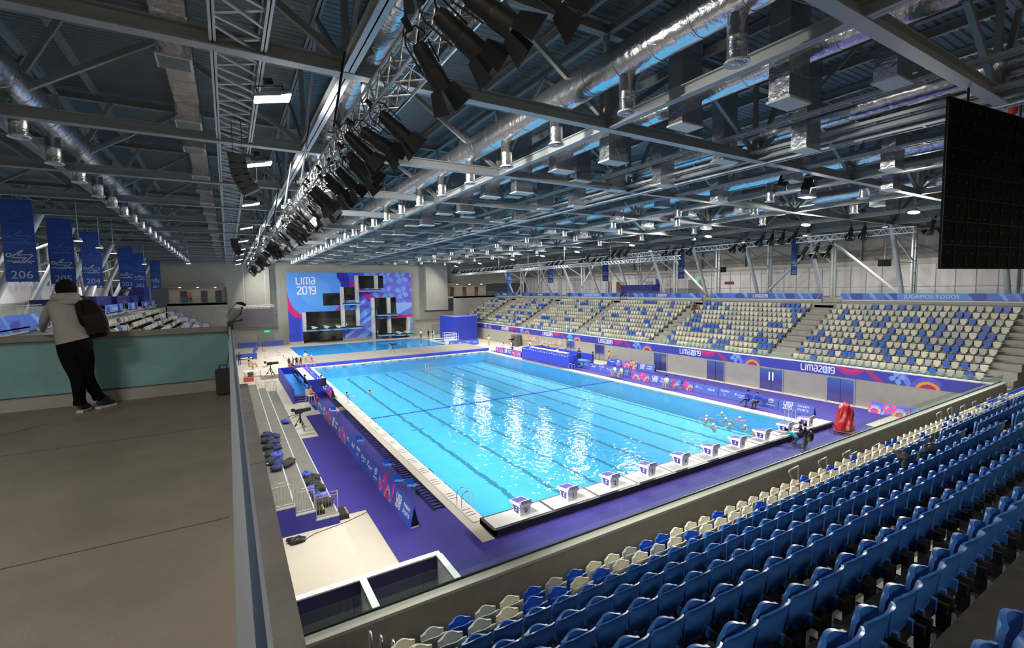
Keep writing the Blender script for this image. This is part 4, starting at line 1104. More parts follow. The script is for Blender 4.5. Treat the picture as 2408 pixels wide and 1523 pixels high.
for i, (x, y, z, ch, si, k, j) in enumerate(allr):
    if i < 300:
        lab = '%s seat, %s row up, %s block of right stand, %s from far end' % (cn[ch], ordn(k), secn[si], ordn(j))
        g = '%s seats of the right stand' % cn[ch]
        if ch not in used: used.add(ch); o = pf[ch]; o.location = (x, y, z); o.rotation_euler = (0, 0, pi/2); o['label'] = lab; o['group'] = g
        else: dup(pf[ch], (x, y, z), pi/2, lab, g, pfk[ch])
    else: far_low(st2, x, y, z, mi_[ch], 1)
tag(st2.ob('stadium_seats', SM2), 'all further cream, grey and blue seats of the right stand', 'seats', kind='stuff')
st3 = MB(); random.seed(3)
for si, (a, c) in enumerate(SECT):
    if si == 5: continue
    for k in range(1, 11):
        x, z = side_row(k)
        for j in range(int((c-a)/.5)): far_low(st3, 24.4-x, a+.25+.5*j, z, random.choice((0, 0, 0, 1, 2, 3)), -1)
tag(st3.ob('stadium_seats', SM2), 'cream, grey and blue seats of the left stand seen past the standing man', 'seats', kind='stuff')
# ---- columns between the upper concourse and the roof
def vcolumn(side, y, i):
    sg = 1 if side == 'right' else -1; bx = mirror(46.0, side)
    t = thing('roof_column', 'leaning steel column on the %s upper concourse, %s from the near end' % (side, ordn(i+1)), 'column', (bx, y, ZC), group='columns of the %s upper concourse' % side)
    q = MB(); q.tube([(0, 0, 0), (-3.1*sg, 0, 6.85)], .21, 12); q.ob('leaning_tube', STEELL, t)
    q = MB(); q.tube([(1.9*sg, 0, 0), (1.9*sg, 0, 6.8)], .13, 10); q.tube([(2.5*sg, 0, 0), (2.5*sg, 0, 6.8)], .13, 10)
    for z in (1.2, 2.4, 3.6, 4.8): q.tube([(1.9*sg, 0, z), (2.5*sg, 0, z)], .04, 6)
    q.ob('twin_post', STEELL, t)
    q = MB(); q.tube([(1.9*sg, 0, 3.4), (-1.5*sg, 0, 3.4+.0)], .05, 6); q.tube([(1.9*sg, 0, 3.6), (-2.6*sg, 0, 5.9)], .09, 8); q.ob('strut', STEELL, t)
    return t
for side in ('right', 'left'):
    for i, y in enumerate([1.9+7.1*k for k in range(-1, 11)]): vcolumn(side, y, i)
    bx = mirror(46.6, side); sg = 1 if side == 'right' else -1
    for i, k in enumerate((1, 4, 6, 8, 9)):
        y = 1.9+7.1*k
        for s_ in (-1, 1):
            t = thing('diagonal_brace', 'long white diagonal brace on the %s upper concourse, %s from the near end' % (side, ordn(2*i+(1 if s_ < 0 else 2))), 'brace', (bx, y, ZC), group='diagonal braces of the %s upper concourse' % side)
            q = MB(); q.tube([(0, s_*7.0, 0), (-.6*sg, .3*s_, 6.4)], .15, 10); q.ob('tube', STEELL, t)
# ---- numbered hanging banners
BMAT = mat('banner_blue', (.022, .075, .36), .7)
BL2 = mat('banner_fade', (.035, .11, .42), .7); BL3 = mat('banner_fade2', (.07, .16, .48), .7); SILV = mat('banner_silver', (.55, .60, .66), .6)
def swimmer(mb, ox, oz, s, w):
    def P(pts): return [(ox+p[0]*s, oz+p[1]*s) for p in pts]
    hd = [(-.42+.09*cos(a*pi/5), .28+.09*sin(a*pi/5)) for a in range(11)]
    stroke(mb, P(hd), w); stroke(mb, P([(-.28, .22), (.05, .52), (.1, .5), (-.1, .28), (.42, .32), (.45, .26), (.2, .02), (.38, -.12)]), w)
    stroke(mb, P([(-.3, .15), (.2, .15), (.05, .0)]), w)
    stroke(mb, P([(-.5, -.02), (-.3, -.02), (-.24, -.1), (-.18, -.0), (-.12, -.1), (-.06, 0), (0, -.1), (.06, 0), (.12, -.1), (.18, -.02), (.5, -.02)]), w)
def hang_banner(num, x, y, z1, lab):
    t = thing('hanging_banner', lab, 'banner', (x, y, z1-4.1), group='numbered hanging banners')
    q = MB(); q.box(-.6, .6, -.012, .012, 0, 4.1); q.ob('cloth', BMAT, t)
    for side_ in (-1,):
        M_ = frame((0, -.014, 0), (1, 0, 0), (0, 0, 1))
        text('number', num, .56, frame((0, -.016, .33), (1, 0, 0), (0, 0, 1)), SILV, t, .003)
        for zz, mt_ in ((1.05, SILV), (2.0, BL3), (2.95, BL2)):
            q = MB(); swimmer(q, 0, zz, 1.0, .045); o = q.ob('swimmer_symbol', mt_, t); setm(o, M_)
    q = MB(); q.tube([(-.62, 0, 4.12), (.62, 0, 4.12)], .02, 6); q.tube([(-.5, 0, 4.12), (-.5, 0, 4.35)], .008, 4); q.tube([(.5, 0, 4.12), (.5, 0, 4.35)], .008, 4); q.ob('pole', STEEL, t)
for num, (px, py) in zip(['206', '205', '204', '203', '202', '201'], [(35, 465), (137, 511), (210, 545), (293, 582), (324, 595), (363, 614)]):
    p = bp(px, py, x=-17.7); hang_banner(num, p.x, p.y, 14.65, 'blue hanging banner with a swimmer symbol and the number %s' % num)
for num, y in zip(['213', '214', '215', '216', '217'], [10.25, 24.75, 39.4, 54.3, 69.3]):
    hang_banner(num, 42.7, y, 14.75, 'blue hanging banner with a swimmer symbol and the number %s' % num)
for i, (px, py, h) in enumerate([(1546, 688, 4.4), (1197, 690, 3)]):
    p = bp(px, py, x=46); t = thing('standing_banner', 'slim blue upright banner on the right upper concourse, %s one' % ('nearer' if i == 0 else 'farther'), 'banner', (p.x, p.y, ZC)); q = MB(); q.box(-.4, .4, -.03, .03, .05, 2.6); q.ob('cloth', BMAT, t); q = MB(); q.box(-.42, .42, -.1, .1, 0, .05); q.ob('foot', STEEL, t)
# ---- upper concourse right: doors, signs, screens
def fdoor(i, px, w, h, mt_, nm='door'):
    p = bp(px, 680, x=RW-.2); d = MB(); d.box(RW-.22, RW-.13, p.y-w/2, p.y+w/2, ZC, ZC+h); return struct(d.ob('door_%d' % i, mt_))
for i, (px, w, mt_) in enumerate([(1432, 1.3, WOOD), (1455, 1.3, WOOD), (1467, 1.3, SGREY), (1525, 1.5, SGREY), (1637, 3.0, mat('grey_door'))]): fdoor(20+i, px, w, 2.4, mt_)
for i, (px, py) in enumerate([(1636, 660)]):
    p = bp(px, py, x=RW-.3); q = MB(); q.box(RW-.3, RW-.14, p.y-.45, p.y+.45, p.z-.12, p.z+.14); tag(q.ob('exit_sign', GREEN), 'green lit exit sign over the grey double door of the right upper concourse', 'sign')
p = bp(1714, 665, x=RW-.3); q = MB(); q.box(RW-.3, RW-.14, p.y-.7, p.y+.7, p.z-.2, p.z+.2); tag(q.ob('purple_sign', mat('purple', (.22, .02, .12))), 'small dark purple wall sign on the right upper concourse', 'sign')
for i, (px, py, w) in enumerate([(2080, 618, 1.3), (1698, 634, 1.1)]):
    p = bp(px, py, x=50); t = thing('hung_screen', 'black television screen hanging over the right upper concourse, %s one' % ('nearer' if i == 0 else 'farther'), 'screen', p, -.6)
    q = MB(); q.box(-w/2, w/2, -.05, .05, -.35, .35); q.ob('panel', BLACK, t); q = MB(); q.tube([(0, 0, .35), (0, 0, 3.2)], .03, 6); q.ob('hanging_pole', STEEL, t)
p = bp(1504, 682, x=44.5); t = thing('camera_deck', 'navy boxed camera platform on the right upper concourse', 'platform', (44.45, p.y, ZC)); q = MB(); q.box(-.8, .8, -3.2, 3.2, 0, 1.75); q.ob('boarding', NAVY, t)
# ---- left upper concourse: banner, boarding, camera box, glass
t = thing('upper_banner', 'blue patterned banner along the upper rail of the left stand', 'banner', (24.4-43.25, 12, 7.95), group='banners of the left upper rail')
print_panel('printed_sheet', frame((0, -19.5, -.1), (0, 1, 0), (0, 0, 1)), 32, .95, 320, 9, lambda u, v: topband(u*.6, v) if (u*.9) % 3 > .5 else (.07, .2, .6), t)
b = MB(); b.box(-.02, .0, -19.5, 12.5, .85, 1.25); b.ob('glass_rail', GLASS, t)
for i, (y, L_) in enumerate([(33, 8), (45, 9), (56, 7), (66, 7), (74, 4)]):
    t = thing('upper_banner', 'blue printed rail banner with white lettering on the left stand, %s from the near end' % ordn(i+1), 'banner', (24.4-43.25, y, 7.95), group='banners of the left upper rail')
    print_panel('printed_sheet', frame((0, -L_/2, 0), (0, 1, 0), (0, 0, 1)), L_, .9, int(L_*6), 6, lambda u, v, LL=L_: (.12, .28, .8) if abs(u-LL/2) < LL*.22 else topband(u, v), t)
    if i % 2: text('lettering', 'JUGAMOS TODOS', .42, frame((.02, 0, .45), (0, 1, 0), (0, 0, 1)), PAPER, t, .006, .75)
    else: m_ = MB(); logo(m_, 'LIMA', -.75, .45, .3, .17, .01); logo(m_, '2019', -.75, .1, .3, .17, .01); o = m_.ob('lettering', PAPER, t); setm(o, frame((.02, 0, 0), (0, 1, 0), (0, 0, 1)))
t = thing('camera_deck', 'long navy boarded camera platform on the left upper concourse', 'platform', (-19.8, 50, ZC))
q = MB(); q.box(-.9, .5, -22, -12, 0, 1.35); q.box(-.9, .5, -11.9, -3, 0, 1.5); q.box(-.9, .5, -2.9, 8, 0, 1.4); q.box(-.9, .5, 8.1, 17, 0, 1.5); q.ob('boarding', NAVY, t)
for k, yy in enumerate((-12, -3, 8, 15)):
    q = MB(); q.box(.5, .95, yy-.5, yy+.5, -.3, 1.45); q.ob('pier', NAVY, t)
t = thing('broadcast_box', 'tall navy boarded box at the far end of the left upper concourse', 'booth', (-20.5, 69.4, ZC)); q = MB(); q.box(-1.8, 1.6, -3.3, 3.2, 0, 2.6); q.ob('boarding', NAVY, t)
q = MB(); q.box(1.6, 1.64, 1.2, 3.1, .1, 2.5); q.ob('blue_panel', mat('panel_blue', (.06, .16, .60)), t)
t = thing('partition', 'long white partition wall behind the left camera platform', 'partition', (-23.5, 40, ZC)); q = MB(); q.box(-.1, .1, -22, -1, 0, 2.75); q.box(-.1, .1, -.9, 34, 0, 2.55); q.ob('panel', FACW, t)
e = MB(); p = bp(86, 683, x=-27.7); e.box(p.x, p.x+.1, p.y-.5, p.y+.5, p.z-.13, p.z+.13); tag(e.ob('exit_sign', GREEN), 'green lit exit sign on the left facade beside banner 206', 'sign')
# low railing left
t = thing('railing', 'grey bar railing on the left upper concourse', 'railing', (-19.6, 12, ZC)); q = MB(); q.tube([(0, -10, 1.05), (0, 14, 1.05)], .03, 6); q.tube([(0, -10, .1), (0, 14, .1)], .02, 6)
for k in range(97): q.tube([(0, -10+.25*k, .1), (0, -10+.25*k, 1.05)], .01, 4)
q.ob('bars', STEEL, t)
# press desks on the far end of the left stand
i = 0
VF = mat('violet_front', (.10, .11, .55), .6)
for (yc, ks) in ((60, (3, 6, 9)), (65.5, (2, 5, 8)), (71, (3, 5, 7, 9)), (75.5, (4, 6, 8))):
    for k in ks:
        x, z = side_row(k); i += 1
        t = thing('press_desk', 'white press desk with violet front on the left stand, %s of the desks' % ordn(i), 'desk', (24.4-x+.25, yc, z), group='press desks on the left stand')
        q = MB(); q.box(-.5, .35, -2.3, 2.3, .72, .76); q.box(-.5, .35, -2.32, -2.28, 0, .72); q.box(-.5, .35, 2.28, 2.32, 0, .72); q.ob('table', WHITE, t)
        q = MB(); q.box(.35, .38, -2.3, 2.3, .42, .80); q.ob('front_panel', VF, t)
# ================================================================== pool deck objects
BAR = mat('bulkhead_grate', (.50, .50, .49), .6)
bh = thing('start_bulkhead', 'long white starting bulkhead with black sides at this end of the main pool', 'bulkhead', (12.5, -.95, 0))
BL_, BR_ = -12.95, 13.45
for i in range(10):
    x0 = BL_+.12 if i == 0 else -12.5+2.5*i+.07; x1 = BR_-.05 if i == 9 else -12.5+2.5*(i+1)-.07
    q = MB(); q.box(x0, x1, -.55, .45, .30, .36); q.ob('top_panel', BAR, bh)
q = MB(); q.box(BL_, BR_, -.70, -.55, .14, .35); q.box(BL_, BR_, .45, .55, .1, .35); q.box(BL_, BR_, -.6, .5, .12, .30); q.box(BL_, BL_+.12, -.7, .55, .10, .36)
for i in range(1, 10): q.box(-12.5+2.5*i-.07, -12.5+2.5*i+.07, -.55, .45, .3, .345)
q.ob('frame', BLACKM, bh)
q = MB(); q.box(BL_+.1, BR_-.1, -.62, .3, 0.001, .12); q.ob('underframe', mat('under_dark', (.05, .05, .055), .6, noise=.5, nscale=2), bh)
VIO = mat('block_violet', (.06, .04, .28), .7); BW = mat('block_white', (.72, .71, .76), .4)
def block(i):
    x = 1.25+2.5*i
    t = thing('starting_block', 'white starting block numbered %d with a violet sloped top' % i if i not in (8, 9) else ('white starting block with a violet sloped top, %s' % ('partly hidden by the crouching people' if i == 8 else 'last one beside the right pool edge')), 'starting block', (x, -.95, .36), group='starting blocks on the bulkhead')
    q = MB()
    vs = [(-.24, -.28, 0), (.24, -.28, 0), (.24, .18, 0), (-.24, .18, 0), (-.27, -.30, .42), (.27, -.30, .42), (.27, .40, .42), (-.27, .40, .42)]
    q.add(vs, [(3, 2, 1, 0), (4, 5, 6, 7), (0, 1, 5, 4), (1, 2, 6, 5), (2, 3, 7, 6), (3, 0, 4, 7)]); q.ob('pedestal', BW, t)
    q = MB(); vs = [(-.31, -.36, .42), (.31, -.36, .42), (.31, .46, .36), (-.31, .46, .36), (-.31, -.36, .56), (.31, -.36, .56), (.31, .46, .46), (-.31, .46, .46)]
    q.add(vs, [(3, 2, 1, 0), (4, 5, 6, 7), (0, 1, 5, 4), (1, 2, 6, 5), (2, 3, 7, 6), (3, 0, 4, 7)]); q.ob('platform', BW, t)
    q = MB(); q.add([(-.27, -.32, .562), (.27, -.32, .562), (.27, .43, .467), (-.27, .43, .467)], [(0, 1, 2, 3)]); q.ob('grip_top', VIO, t)
    q = MB(); vs = [(-.25, -.36, .56), (.25, -.36, .56), (.25, -.1, .53), (-.25, -.1, .53), (-.25, -.40, .68), (.25, -.40, .68), (.25, -.36, .69), (-.25, -.36, .69)]
    q.add(vs, [(3, 2, 1, 0), (4, 5, 6, 7), (0, 1, 5, 4), (1, 2, 6, 5), (2, 3, 7, 6), (3, 0, 4, 7)]); q.ob('back_plate', mat('plate_grey', (.45, .45, .5), .4), t)
    q = MB(); q.tube([(-.3, .2, .36), (-.36, .22, .2), (-.36, .5, .2), (-.3, .45, .4)], .012, 6); q.tube([(.3, .2, .36), (.36, .22, .2), (.36, .5, .2), (.3, .45, .4)], .012, 6); q.ob('grab_rail', INOX, t)
    text('number', str(i), .3, frame((.04, -.297, .2), (1, 0, 0), (0, 0, 1)), BLACK, t, .004)
    M_ = frame((-.262, 0, .23), (0, -1, 0), (0, 0, 1)); q = MB(); q.prism([(-.17, -.15), (.15, -.15), (.2, .15), (-.25, .15)], 0, .004); o = q.ob('side_panel', VIO, t); setm(o, M_)
    q = MB(); q.prism([(-.06, -.08), (.05, -.08), (.0, 0), (.07, .08), (-.05, .08), (.0, 0)], .004, .007); o = q.ob('emblem', PAPER, t); setm(o, M_)
for i in range(10): block(i)
# ---------------- A-frame boards
def art(u, v, s):
    q = (u*1.7+s) % 2.6; w = v*1.7
    r = sqrt((q-.9)**2+(w-.9)**2)
    if .35 < r < .7: return (.70, .03, .24)
    if r <= .2: return (.75, .05, .2)
    r = sqrt((q-2.0)**2+(w-.2)**2)
    if .45 < r < .62: return (.9, .42, .04)
    if .62 <= r < .85: return (.14, .32, .85)
    if abs(q-.2-w*.4) < .13: return (.2, .42, .9)
    if q > 1.2 and w < .5: return (.5, .03, .3)
    return (.08, .08, .62)
BB = mat('board_blue', (.05, .11, .55), .45)
def emblem(mb, kind, x, z, s):
    if kind == 'T':
        for a0, rx, ry in ((0, .5, .36), (0, .2, .34), (1, .34, .13)):
            pts = [(x+s*rx*cos(k*pi/9), z+s*(ry*sin(k*pi/9)+(.14 if a0 else 0))) for k in range(19)]; stroke(mb, pts, .07*s)
    elif kind == 'P':
        stroke(mb, [(x-.3*s, z-.4*s), (x-.3*s, z+.4*s), (x+.25*s, z+.4*s), (x+.3*s, z+.1*s), (x-.1*s, z), (x-.3*s, z)], .14*s)
    elif kind == 'S':
        pts = [(x+s*.35*(1-k/16)*cos(k*.7), z+s*.35*(1-k/16)*sin(k*.7)) for k in range(15)]; stroke(mb, pts, .06*s)
    elif kind == 'L':
        stroke(mb, [(x, z-.35*s), (x, z+.3*s), (x+.25*s, z+.38*s), (x+.28*s, z)], .12*s)
    elif kind == 'R':
        pts = [(x+s*.25*cos(k*pi/6), z+s*.25*sin(k*pi/6)) for k in range(13)]; stroke(mb, pts, .05*s)
BOARD_TXT = {'lima': 'LIMA 2019 PANAM SPORTS', 'toyota': 'TOYOTA and its emblem', 'gloria': 'GLORIA and LATAM', 'atos': 'AtoS lettering', 'art': 'pink and yellow pattern'}
def a_board(x, y, L_, kind, where, rz=0, sc=1.0, h=.92):
    """triangular advertising board; local +x runs along it, printed face towards -y"""
    t = thing('advertising_board', 'blue A-frame board with %s, %s' % (BOARD_TXT[kind], where), 'board', (x, y, .013), rz, group='triangular advertising boards')
    w = .21; face = Vector((0, -w, 0)); sl = sqrt(w*w+h*h)
    q = MB()
    for s_ in (-1, 1): q.add([(-L_/2, s_*w, 0), (L_/2, s_*w, 0), (L_/2, 0, h), (-L_/2, 0, h), (-L_/2, s_*(w-.012), 0), (L_/2, s_*(w-.012), 0), (L_/2, 0, h-.03), (-L_/2, 0, h-.03)], [(0, 1, 2, 3), (7, 6, 5, 4), (0, 3, 7, 4), (1, 5, 6, 2), (0, 4, 5, 1)])
    q.ob('sheets', BB if kind != 'art' else BB, t)
    q = MB(); q.box(-L_/2+.01, -L_/2+.03, -w+.02, w-.02, 0.0, .06); q.box(L_/2-.03, L_/2-.01, -w+.02, w-.02, 0, .06); q.ob('foot_bar', WHITE, t)
    q = MB()
    for e in (-1, 1):
        X_ = e*(L_/2-.04); q.add([(X_, -w+.03, .01), (X_, w-.03, .01), (X_, 0, h-.06)], [(0, 1, 2)])
    q.ob('inner_dark', BLACK, t)
    M_ = frame((0, -w-.004, 0), (1, 0, 0), (0, w, h))
    if kind == 'art':
        print_panel('printed_sheet', frame((-L_/2, -w-.006, 0), (1, 0, 0), (0, w, h)), L_, sl, int(L_*14), 12, lambda u, v, s=x+y: art(u, v, s), t)
    else:
        q = MB(); txts = []
        if kind == 'lima':
            w_ = .26; logo(q, 'LIMA', -L_*.36, .5, w_, .16); logo(q, '2019', -L_*.355, .2, w_, .16)
            txts = [('PANAM', L_*.2, .60, .24), ('SPORTS', L_*.2, .34, .24)]
        elif kind == 'toyota': emblem(q, 'T', L_*.27, .58, .42); emblem(q, 'P', -L_*.36, .52, .3); stroke(q, [(-L_*.3+.06*k, .42+.05*((k*7) % 3-1)) for k in range(12)], .04); txts = [('TOYOTA', L_*.27, .25, .17)]
        elif kind == 'gloria': emblem(q, 'R', -L_*.27, .32, .35); emblem(q, 'L', L_*.1, .5, .3); txts = [('GLORIA', -L_*.27, .62, .24), ('LATAM', L_*.3, .5, .2), ('AIRLINES', L_*.3, .34, .09)]
        elif kind == 'atos': emblem(q, 'S', -L_*.36, .5, .42); txts = [('Per\u00fa', -L_*.2, .46, .14), ('AtoS', L_*.22, .5, .34)]
        o = q.ob('emblem', PAPER, t); setm(o, M_)
        for (tx, px_, pz_, s_) in txts: text('lettering', tx, s_, frame(M_ @ Vector((px_, pz_, .004)), (1, 0, 0), (0, w, h)), PAPER, t, .004)
    return t
seqL = ['lima', 'art', 'toyota', 'gloria', 'atos', 'art', 'lima', 'art', 'toyota', 'gloria', 'atos']
y = .9
for i, k in enumerate(seqL[:10]):
    L_ = 2.5; a_board(-2.78, y+L_/2, L_-.03, k, '%s in the near left line' % ordn(i+1), -pi/2); y += L_
    if i in (5,): y += .05
y = 27.6
for i, k in enumerate(['art', 'lima', 'art', 'toyota', 'gloria', 'atos', 'art']):
    a_board(-1.12, y+1.25, 2.47, k, '%s in the farther left line' % ordn(i+1), -pi/2); y += 2.5
y = .35
for i, k in enumerate(['lima', 'toyota', 'gloria', 'atos', 'art', 'lima', 'art', 'toyota', 'gloria', 'atos', 'art']):
    L_ = 2.62; a_board(27.5, y+L_/2, L_-.04, k, '%s in the right poolside line' % ordn(i+1), -pi/2, h=.8); y += L_
for i, (y0, k) in enumerate([(19.4, 'lima'), (22.0, 'art'), (24.6, 'toyota')]): a_board(31.9, y0+1.25, 2.5, k, '%s under the right stand' % ordn(i+1), -pi/2, h=.8)
for i, (y0, k) in enumerate([(38.8, 'art'), (41.3, 'lima'), (43.8, 'art')]): a_board(26.4, y0+1.25, 2.46, k, '%s behind the judges stand' % ordn(i+1), -pi/2, h=.8)
a_board(32.3, -5.0, 2.6, 'lima', 'alone in the corner under the right stand', -pi/2, h=.8)
a_board(32.3, -2.4, 2.5, 'art', 'beside the lone board in the right corner', -pi/2, h=.8)
for i, (x0, k) in enumerate([(23.9, 'atos'), (26.6, 'gloria')]): a_board(x0+.6, 57.0-.4*i, 2.7, k, '%s by the small springboards' % ordn(i+1), 0)
# ---------------- cable ladder on the left deck
t = thing('cable_duct', 'long black ladder-like cable duct lying on the violet carpet', 'cable duct', (-1.25, 15.5, .013))
q = MB(); q.box(-.24, -.20, -13.6, 18, .0, .05); q.ob('side_bar', BLACKM, t); q = MB(); q.box(.20, .24, -13.6, 18, .0, .05); q.ob('side_bar', BLACKM, t)
q = MB(); y = -13.5
while y < 18: q.box(-.2, .2, y, y+.05, .01, .045); y += .34
q.ob('rung', BLACKM, t)
# ---------------- chairs
CB = mat('chair_blue', (.05, .28, .75), .4)
def chair(loc, rz, lab, m_=CB, grp=None):
    t = thing('plastic_chair', lab, 'chair', loc, rz, grp)   # faces +y
    q = MB(); q.grid(lambda u, v: ((u-.5)*.42, (v-.5)*.42, .45-.02*sin(pi*u)+.02*(v > .95)*-1), 4, 4); q.grid(lambda u, v: ((u-.5)*.42, (v-.5)*.42, .43-.02*sin(pi*u)), 4, 4, flip=True); q.ob('seat', m_, t)
    q = MB(); q.grid(lambda u, v: ((u-.5)*.42, -.22-.06*v+.03*sin(pi*u)*-1, .58+.28*v), 5, 3); q.grid(lambda u, v: ((u-.5)*.42, -.235-.06*v-.03*sin(pi*u), .58+.28*v), 5, 3, flip=True); q.ob('backrest', m_, t)
    for sx in (-1, 1):
        q = MB(); q.tube([(sx*.24, .24, 0), (sx*.2, .16, .44)], .013, 6); q.ob('leg', INOX, t)
        q = MB(); q.tube([(sx*.24, -.26, 0), (sx*.2, -.16, .44), (sx*.2, -.27, .62)], .013, 6); q.ob('leg', INOX, t)
    return t
chair((-2.25, 12.4, .013), -.6, 'blue plastic chair alone on the carpet beside the cable duct, the farther one'); chair((-1.95, 7.4, .013), -.9, 'blue plastic chair alone on the carpet beside the cable duct, the nearer one')
chair((-2.1, 5.0, .013), -.7, 'blue plastic chair in the close pair near the first board'); chair((-1.75, 4.1, .013), -.9, 'blue plastic chair turned towards the pool in the close pair'); chair((-2.2, 21.0, .013), -.5, 'blue plastic chair beside a pool ladder, farthest on the left carpet')
chair((26.4, 26.0, .013), 1.2, 'blue plastic chair beside the end of the right judges stand')
chair((26.9, 12.2, .013), 1.5, 'empty blue plastic chair beside the official seated alone')
# ---------------- pool ladders
def pool_ladder(x, y, rz, lab):
    t = thing('pool_ladder', lab, 'pool ladder', (x, y, .03), rz, 'stainless pool ladders')
    for sx in (-.25, .25):
        q = MB(); q.tube([(sx, -.45, 0), (sx, -.45, .55), (sx, -.38, .72), (sx, -.2, .8), (sx, 0, .74), (sx, .08, .55), (sx, .12, 0), (sx, .12, -.8)], .022, 8); q.ob('rail', INOX, t)
    q = MB()
    for k in range(3): q.box(-.25, .25, .08, .16, -.25*(k+1), -.25*(k+1)+.03)
    q.ob('step', INOX, t); return t
pool_ladder(-.05, 1.5, -pi/2, 'stainless pool ladder beside the bulkhead at the near left pool corner'); pool_ladder(-.05, 24.2, -pi/2, 'stainless pool ladder halfway along the left pool edge')
pool_ladder(25.05, 26, pi/2, 'stainless pool ladder halfway along the right pool edge'); pool_ladder(25.05, .9, pi/2, 'stainless pool ladder beside the last starting block'); pool_ladder(-.05, 45.8, -pi/2, 'stainless pool ladder at the far left pool corner'); pool_ladder(25.05, 45.8, pi/2, 'stainless pool ladder at the far right pool corner')
pool_ladder(.9, 56.4, 0, 'stainless ladder at the left corner of the diving pool')
# ---------------- bleacher
TRD = mat('bleacher_tread', (.15, .14, .12), .6, noise=.15, nscale=2)
bl = thing('bleacher', 'low three-tier temporary stand left of the pool with blue boarded end', 'bleacher', (-7, 3.1, 0)); EB = 29.5
for i, (x0, x1, z) in enumerate([(.75, 1.66, .4), (0, .75, .8), (-1.6, 0, 1.2)]):
    q = MB(); q.box(x0, x1, 0, EB, z-.06, z); q.ob('tier', TRD, bl)
    q = MB(); q.box(x1-.05, x1+.01, 0, EB, z-.14, z+.012); q.ob('nosing', STEELL, bl)
    q = MB(); q.box(x0, x1, -.03, .0, .012, z-.06); q.ob('end_board', mat('bleacher_blue', (.03, .03, .30), .6), bl)
    q = MB(); q.box(x0, x1, -.05, .03, z-.05, z+.015); q.ob('end_trim', STEELL, bl)
q = MB(); q.box(-1.6, 1.62, .1, EB, .012, .33); q.ob('underframe', BLACKM, bl)
def rail_panel(x0, x1, y, z, lab):
    t = thing('guard_railing', lab, 'railing', ((x0+x1)/2, y, z), group='guard railings of the low stand')
    w = (x1-x0)/2; q = MB(); q.tube([(-w, 0, 0), (-w, 0, 1.0), (w, 0, 1.0), (w, 0, 0)], .022, 6); q.tube([(-w, 0, .86), (w, 0, .86)], .018, 6); q.tube([(-w, 0, .08), (w, 0, .08)], .015, 6); q.ob('frame', HR, t)
    q = MB(); n = 7
    for k in range(1, n): q.tube([(-w+2*w*k/n, 0, .08), (-w+2*w*k/n, 0, .86)], .008, 4)
    q.ob('baluster', HR, t)
rail_panel(-6.22, -5.38, 3.12, .42, 'steel guard railing at the near end of the lowest tier'); rail_panel(-6.97, -6.28, 3.12, .82, 'steel guard railing at the near end of the middle tier'); rail_panel(-7.9, -7.05, 3.12, 1.22, 'steel guard railing at the near end of the top tier')
for i, (x0, x1, z) in enumerate([(-6.22, -5.38, .42), (-6.97, -6.28, .82), (-7.9, -7.05, 1.22)]): rail_panel(x0, x1, 3.1+EB, z, 'steel guard railing at the far end of the low stand, %s tier from the bottom' % ordn(i+1))
t = thing('step_box', 'dark step with yellow and black edge beside the low stand', 'step', (-5.1, 3.6, 0)); q = MB(); q.box(-.16, .2, -.3, .5, 0, .22); q.ob('box', BLACK, t); q = MB()
for k in range(7): q.box(.14, .205, -.29+.11*k, -.24+.11*k, .18, .225)
q.ob('yellow_stripe', mat('yellow_edge'), t)
t = thing('step_box', 'dark step with yellow and black edge standing on the lowest tier', 'step', (-6.05, 3.75, .4)); q = MB(); q.box(-.16, .2, -.3, .5, 0, .2); q.ob('box', BLACK, t); q = MB()
for k in range(7): q.box(.14, .205, -.29+.11*k, -.24+.11*k, .16, .205)
q.ob('yellow_stripe', mat('yellow_edge'), t)
# ---------------- bags
def lump(seed, rx, ry, rz_, nu=18, nv=12, amp=.36):
    random.seed(seed); ph = [random.uniform(0, 6) for _ in range(6)]
    vs = []; fs = []
    for j in range(nv+1):
        th = pi*j/nv
        for i in range(nu):
            a = 2*pi*i/nu; d = 1+amp*(sin(2*a+ph[0])*sin(th)*.5+sin(3*a+ph[1]+2*th)*.4+sin(5*a-3*th+ph[2])*.25)
            vs.append((rx*sin(th)*cos(a)*d, ry*sin(th)*sin(a)*d, max(0, rz_*(.9+cos(th)*d))))
    for j in range(nv):
        for i in range(nu): fs.append((j*nu+i, (j+1)*nu+i, (j+1)*nu+(i+1) % nu, j*nu+(i+1) % nu))
    return vs, fs
BAGC = {'navy': mat('bag_navy', (.012, .02, .10), .7), 'black': mat('bag_black', (.012, .012, .015), .7), 'blue': mat('bag_blue', (.03, .06, .42), .6), 'charcoal': mat('bag_charcoal', (.03, .032, .035), .9), 'white': WHITE}
def bag(loc, c, r, lab, seed, nm='sports_bag'):
    t = thing(nm, lab, 'bag' if nm != 'jacket' else 'jacket', loc, seed*1.3); q = MB(); vs, fs = lump(seed, *r); q.add(vs, fs, 0, True); q.ob('body', BAGC[c], t)
    q = MB(); h = r[2]*1.75; q.tube([(-r[0]*.5, 0, h*.8), (-r[0]*.3, r[1]*.3, h*1.12), (r[0]*.3, r[1]*.3, h*1.12), (r[0]*.5, 0, h*.8)], .018, 5); q.ob('strap', BAGC['black'] if c != 'black' else BAGC['charcoal'], t)
    q = MB(); q.box(-.06, .06, -r[1]*.95, -r[1]*.85, h*.35, h*.5); q.ob('patch', PAPER, t)
random.seed(31)
